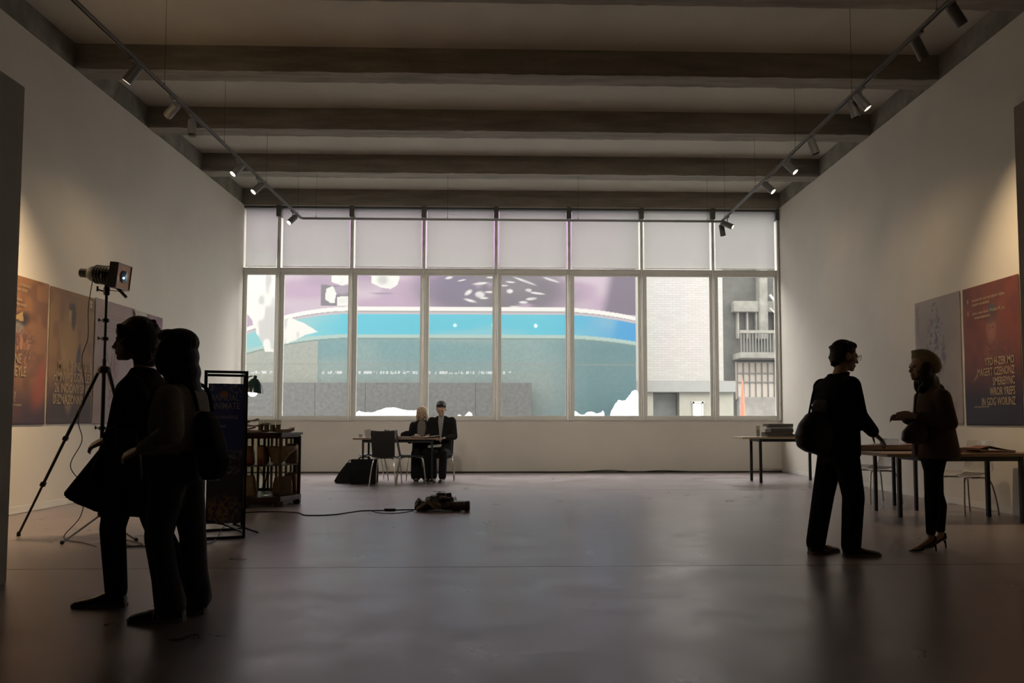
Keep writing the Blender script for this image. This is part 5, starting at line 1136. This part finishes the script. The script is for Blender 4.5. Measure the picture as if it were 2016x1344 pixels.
table('exhibition_table', 'nearest right table with brown top, running out of the picture behind the woman', 3.95, 8.52, 1.80, .74, T3, R(2), m_oakd, .47, legr=.02)
g3 = 'magazines on the right-hand tables'
for (x, y, z, a, L, k, lf, lab) in ((4.30, 9.98, T2, .1, .50, 3, .015, 'wide plum magazine on the middle right table by the man’s hand'), (4.72, 10.03, T2, -.15, .40, 3, .02, 'plum magazine on the middle right table near the woman’s handbag'), (4.15, 10.28, T2, .2, .3, 1, 0, 'black folder at the left end of the middle right table'),
        (4.60, 8.80, T3, .1, .32, 1, .015, 'dark booklet on the nearest right table just behind the woman'), (4.86, 8.95, T3, -.2, .34, 1, .0, 'dark flat booklet on the nearest right table, left of the open one'), (5.16, 8.82, T3, .05, .56, 0, -.0, 'brown magazine lying open like a tent on the nearest right table'), (5.0, 8.78, T3+.022, .6, .22, 3, .02, 'small plum leaflet on the dark booklet on the nearest right table')):
    t = sheetstack('magazine', lab, x, y, z, a, L, .28, .02, m_mag[k], lf, g3)
b = B(); ring_tube(b, [[V3(-.28+.56*i/8, y, .022+.05*(1-abs(i-4)/4)**1.4+dz) for y, dz in ((-.13, 0), (.13, 0), (.13, .006), (-.13, .006))] for i in range(9)])
o = tag(obj('open_booklet', b, m_mag[0]), 'brown spread pages humped up in the middle, on the nearest right table', 'magazine'); o.location = (5.16, 8.82, T3+.0)
# clear plastic shell chairs
m_clr = bpy.data.materials.new('clear_plastic'); m_clr.use_nodes = True; nt = m_clr.node_tree; nt.nodes.clear()
o_ = nt.nodes.new('ShaderNodeOutputMaterial'); a_ = nt.nodes.new('ShaderNodeBsdfTransparent'); a_.inputs[0].default_value = (.86, .86, .86, 1)
d_ = nt.nodes.new('ShaderNodeBsdfPrincipled'); d_.inputs['Base Color'].default_value = (.55, .55, .55, 1); d_.inputs['Roughness'].default_value = .15; x_ = nt.nodes.new('ShaderNodeMixShader'); x_.inputs[0].default_value = .36
nt.links.new(a_.outputs[0], x_.inputs[1]); nt.links.new(d_.outputs[0], x_.inputs[2]); nt.links.new(x_.outputs[0], o_.inputs[0])
def shell_chair(label, loc, rz):
    """faces local -X, back at +X"""
    t = thing('clear_shell_chair', label, 'chair', loc, rz, 'clear plastic shell chairs behind the right-hand tables'); SH = .46
    prof = [(-.23, SH-.005), (-.20, SH+.008), (-.10, SH), (.05, SH-.008), (.14, SH+.0), (.19, SH+.035), (.22, SH+.10), (.235, SH+.20), (.25, SH+.33), (.262, SH+.40)]
    prof = [(p.x, p.z) for p in smoothpath([(x, 0, z) for x, z in prof], 3)]; b = B(); rings = []; N = 12
    for i, (x, z) in enumerate(prof):
        s = i/(len(prof)-1); hw = .225-.03*max(0, s-.6)/.4; row = []; bk = min(1, max(0, (s-.45)/.3))
        nx = -bk; nz = 1-bk
        for j in range(N+1):
            u = -1+2*j/N; c = .045*abs(u)**3; row.append(V3(x+nx*c, hw*u, z+nz*c))
        row2 = [p+V3(-nx*.006, 0, -nz*.006) for p in row[::-1]]; rings.append(row+row2)
    obj('seat_shell', ring_tube(b, rings), m_clr, t, True)
    for sy in (-1, 1):
        obj('front_leg', legtube(B(), [(-.02, sy*.10, SH-.03), (-.13, sy*.16, SH-.03), (-.185, sy*.195, SH-.06), (-.215, sy*.22, .2), (-.225, sy*.235, 0)], .011), m_chr, t, True)
        obj('rear_leg', legtube(B(), [(.0, sy*.10, SH-.03), (.13, sy*.15, SH-.03), (.19, sy*.18, SH-.08), (.225, sy*.21, .2), (.25, sy*.225, 0)], .011), m_chr, t, True)
    obj('seat_frame', bbox(B(), -.06, .08, -.11, .11, SH-.036, SH-.020, .004), m_chr, t)
shell_chair('clear plastic shell chair with chrome legs behind the nearest right table', (5.33, 9.50, 0), R(12))
shell_chair('clear plastic shell chair with chrome legs behind the middle right table', (4.86, 10.85, 0), R(8))
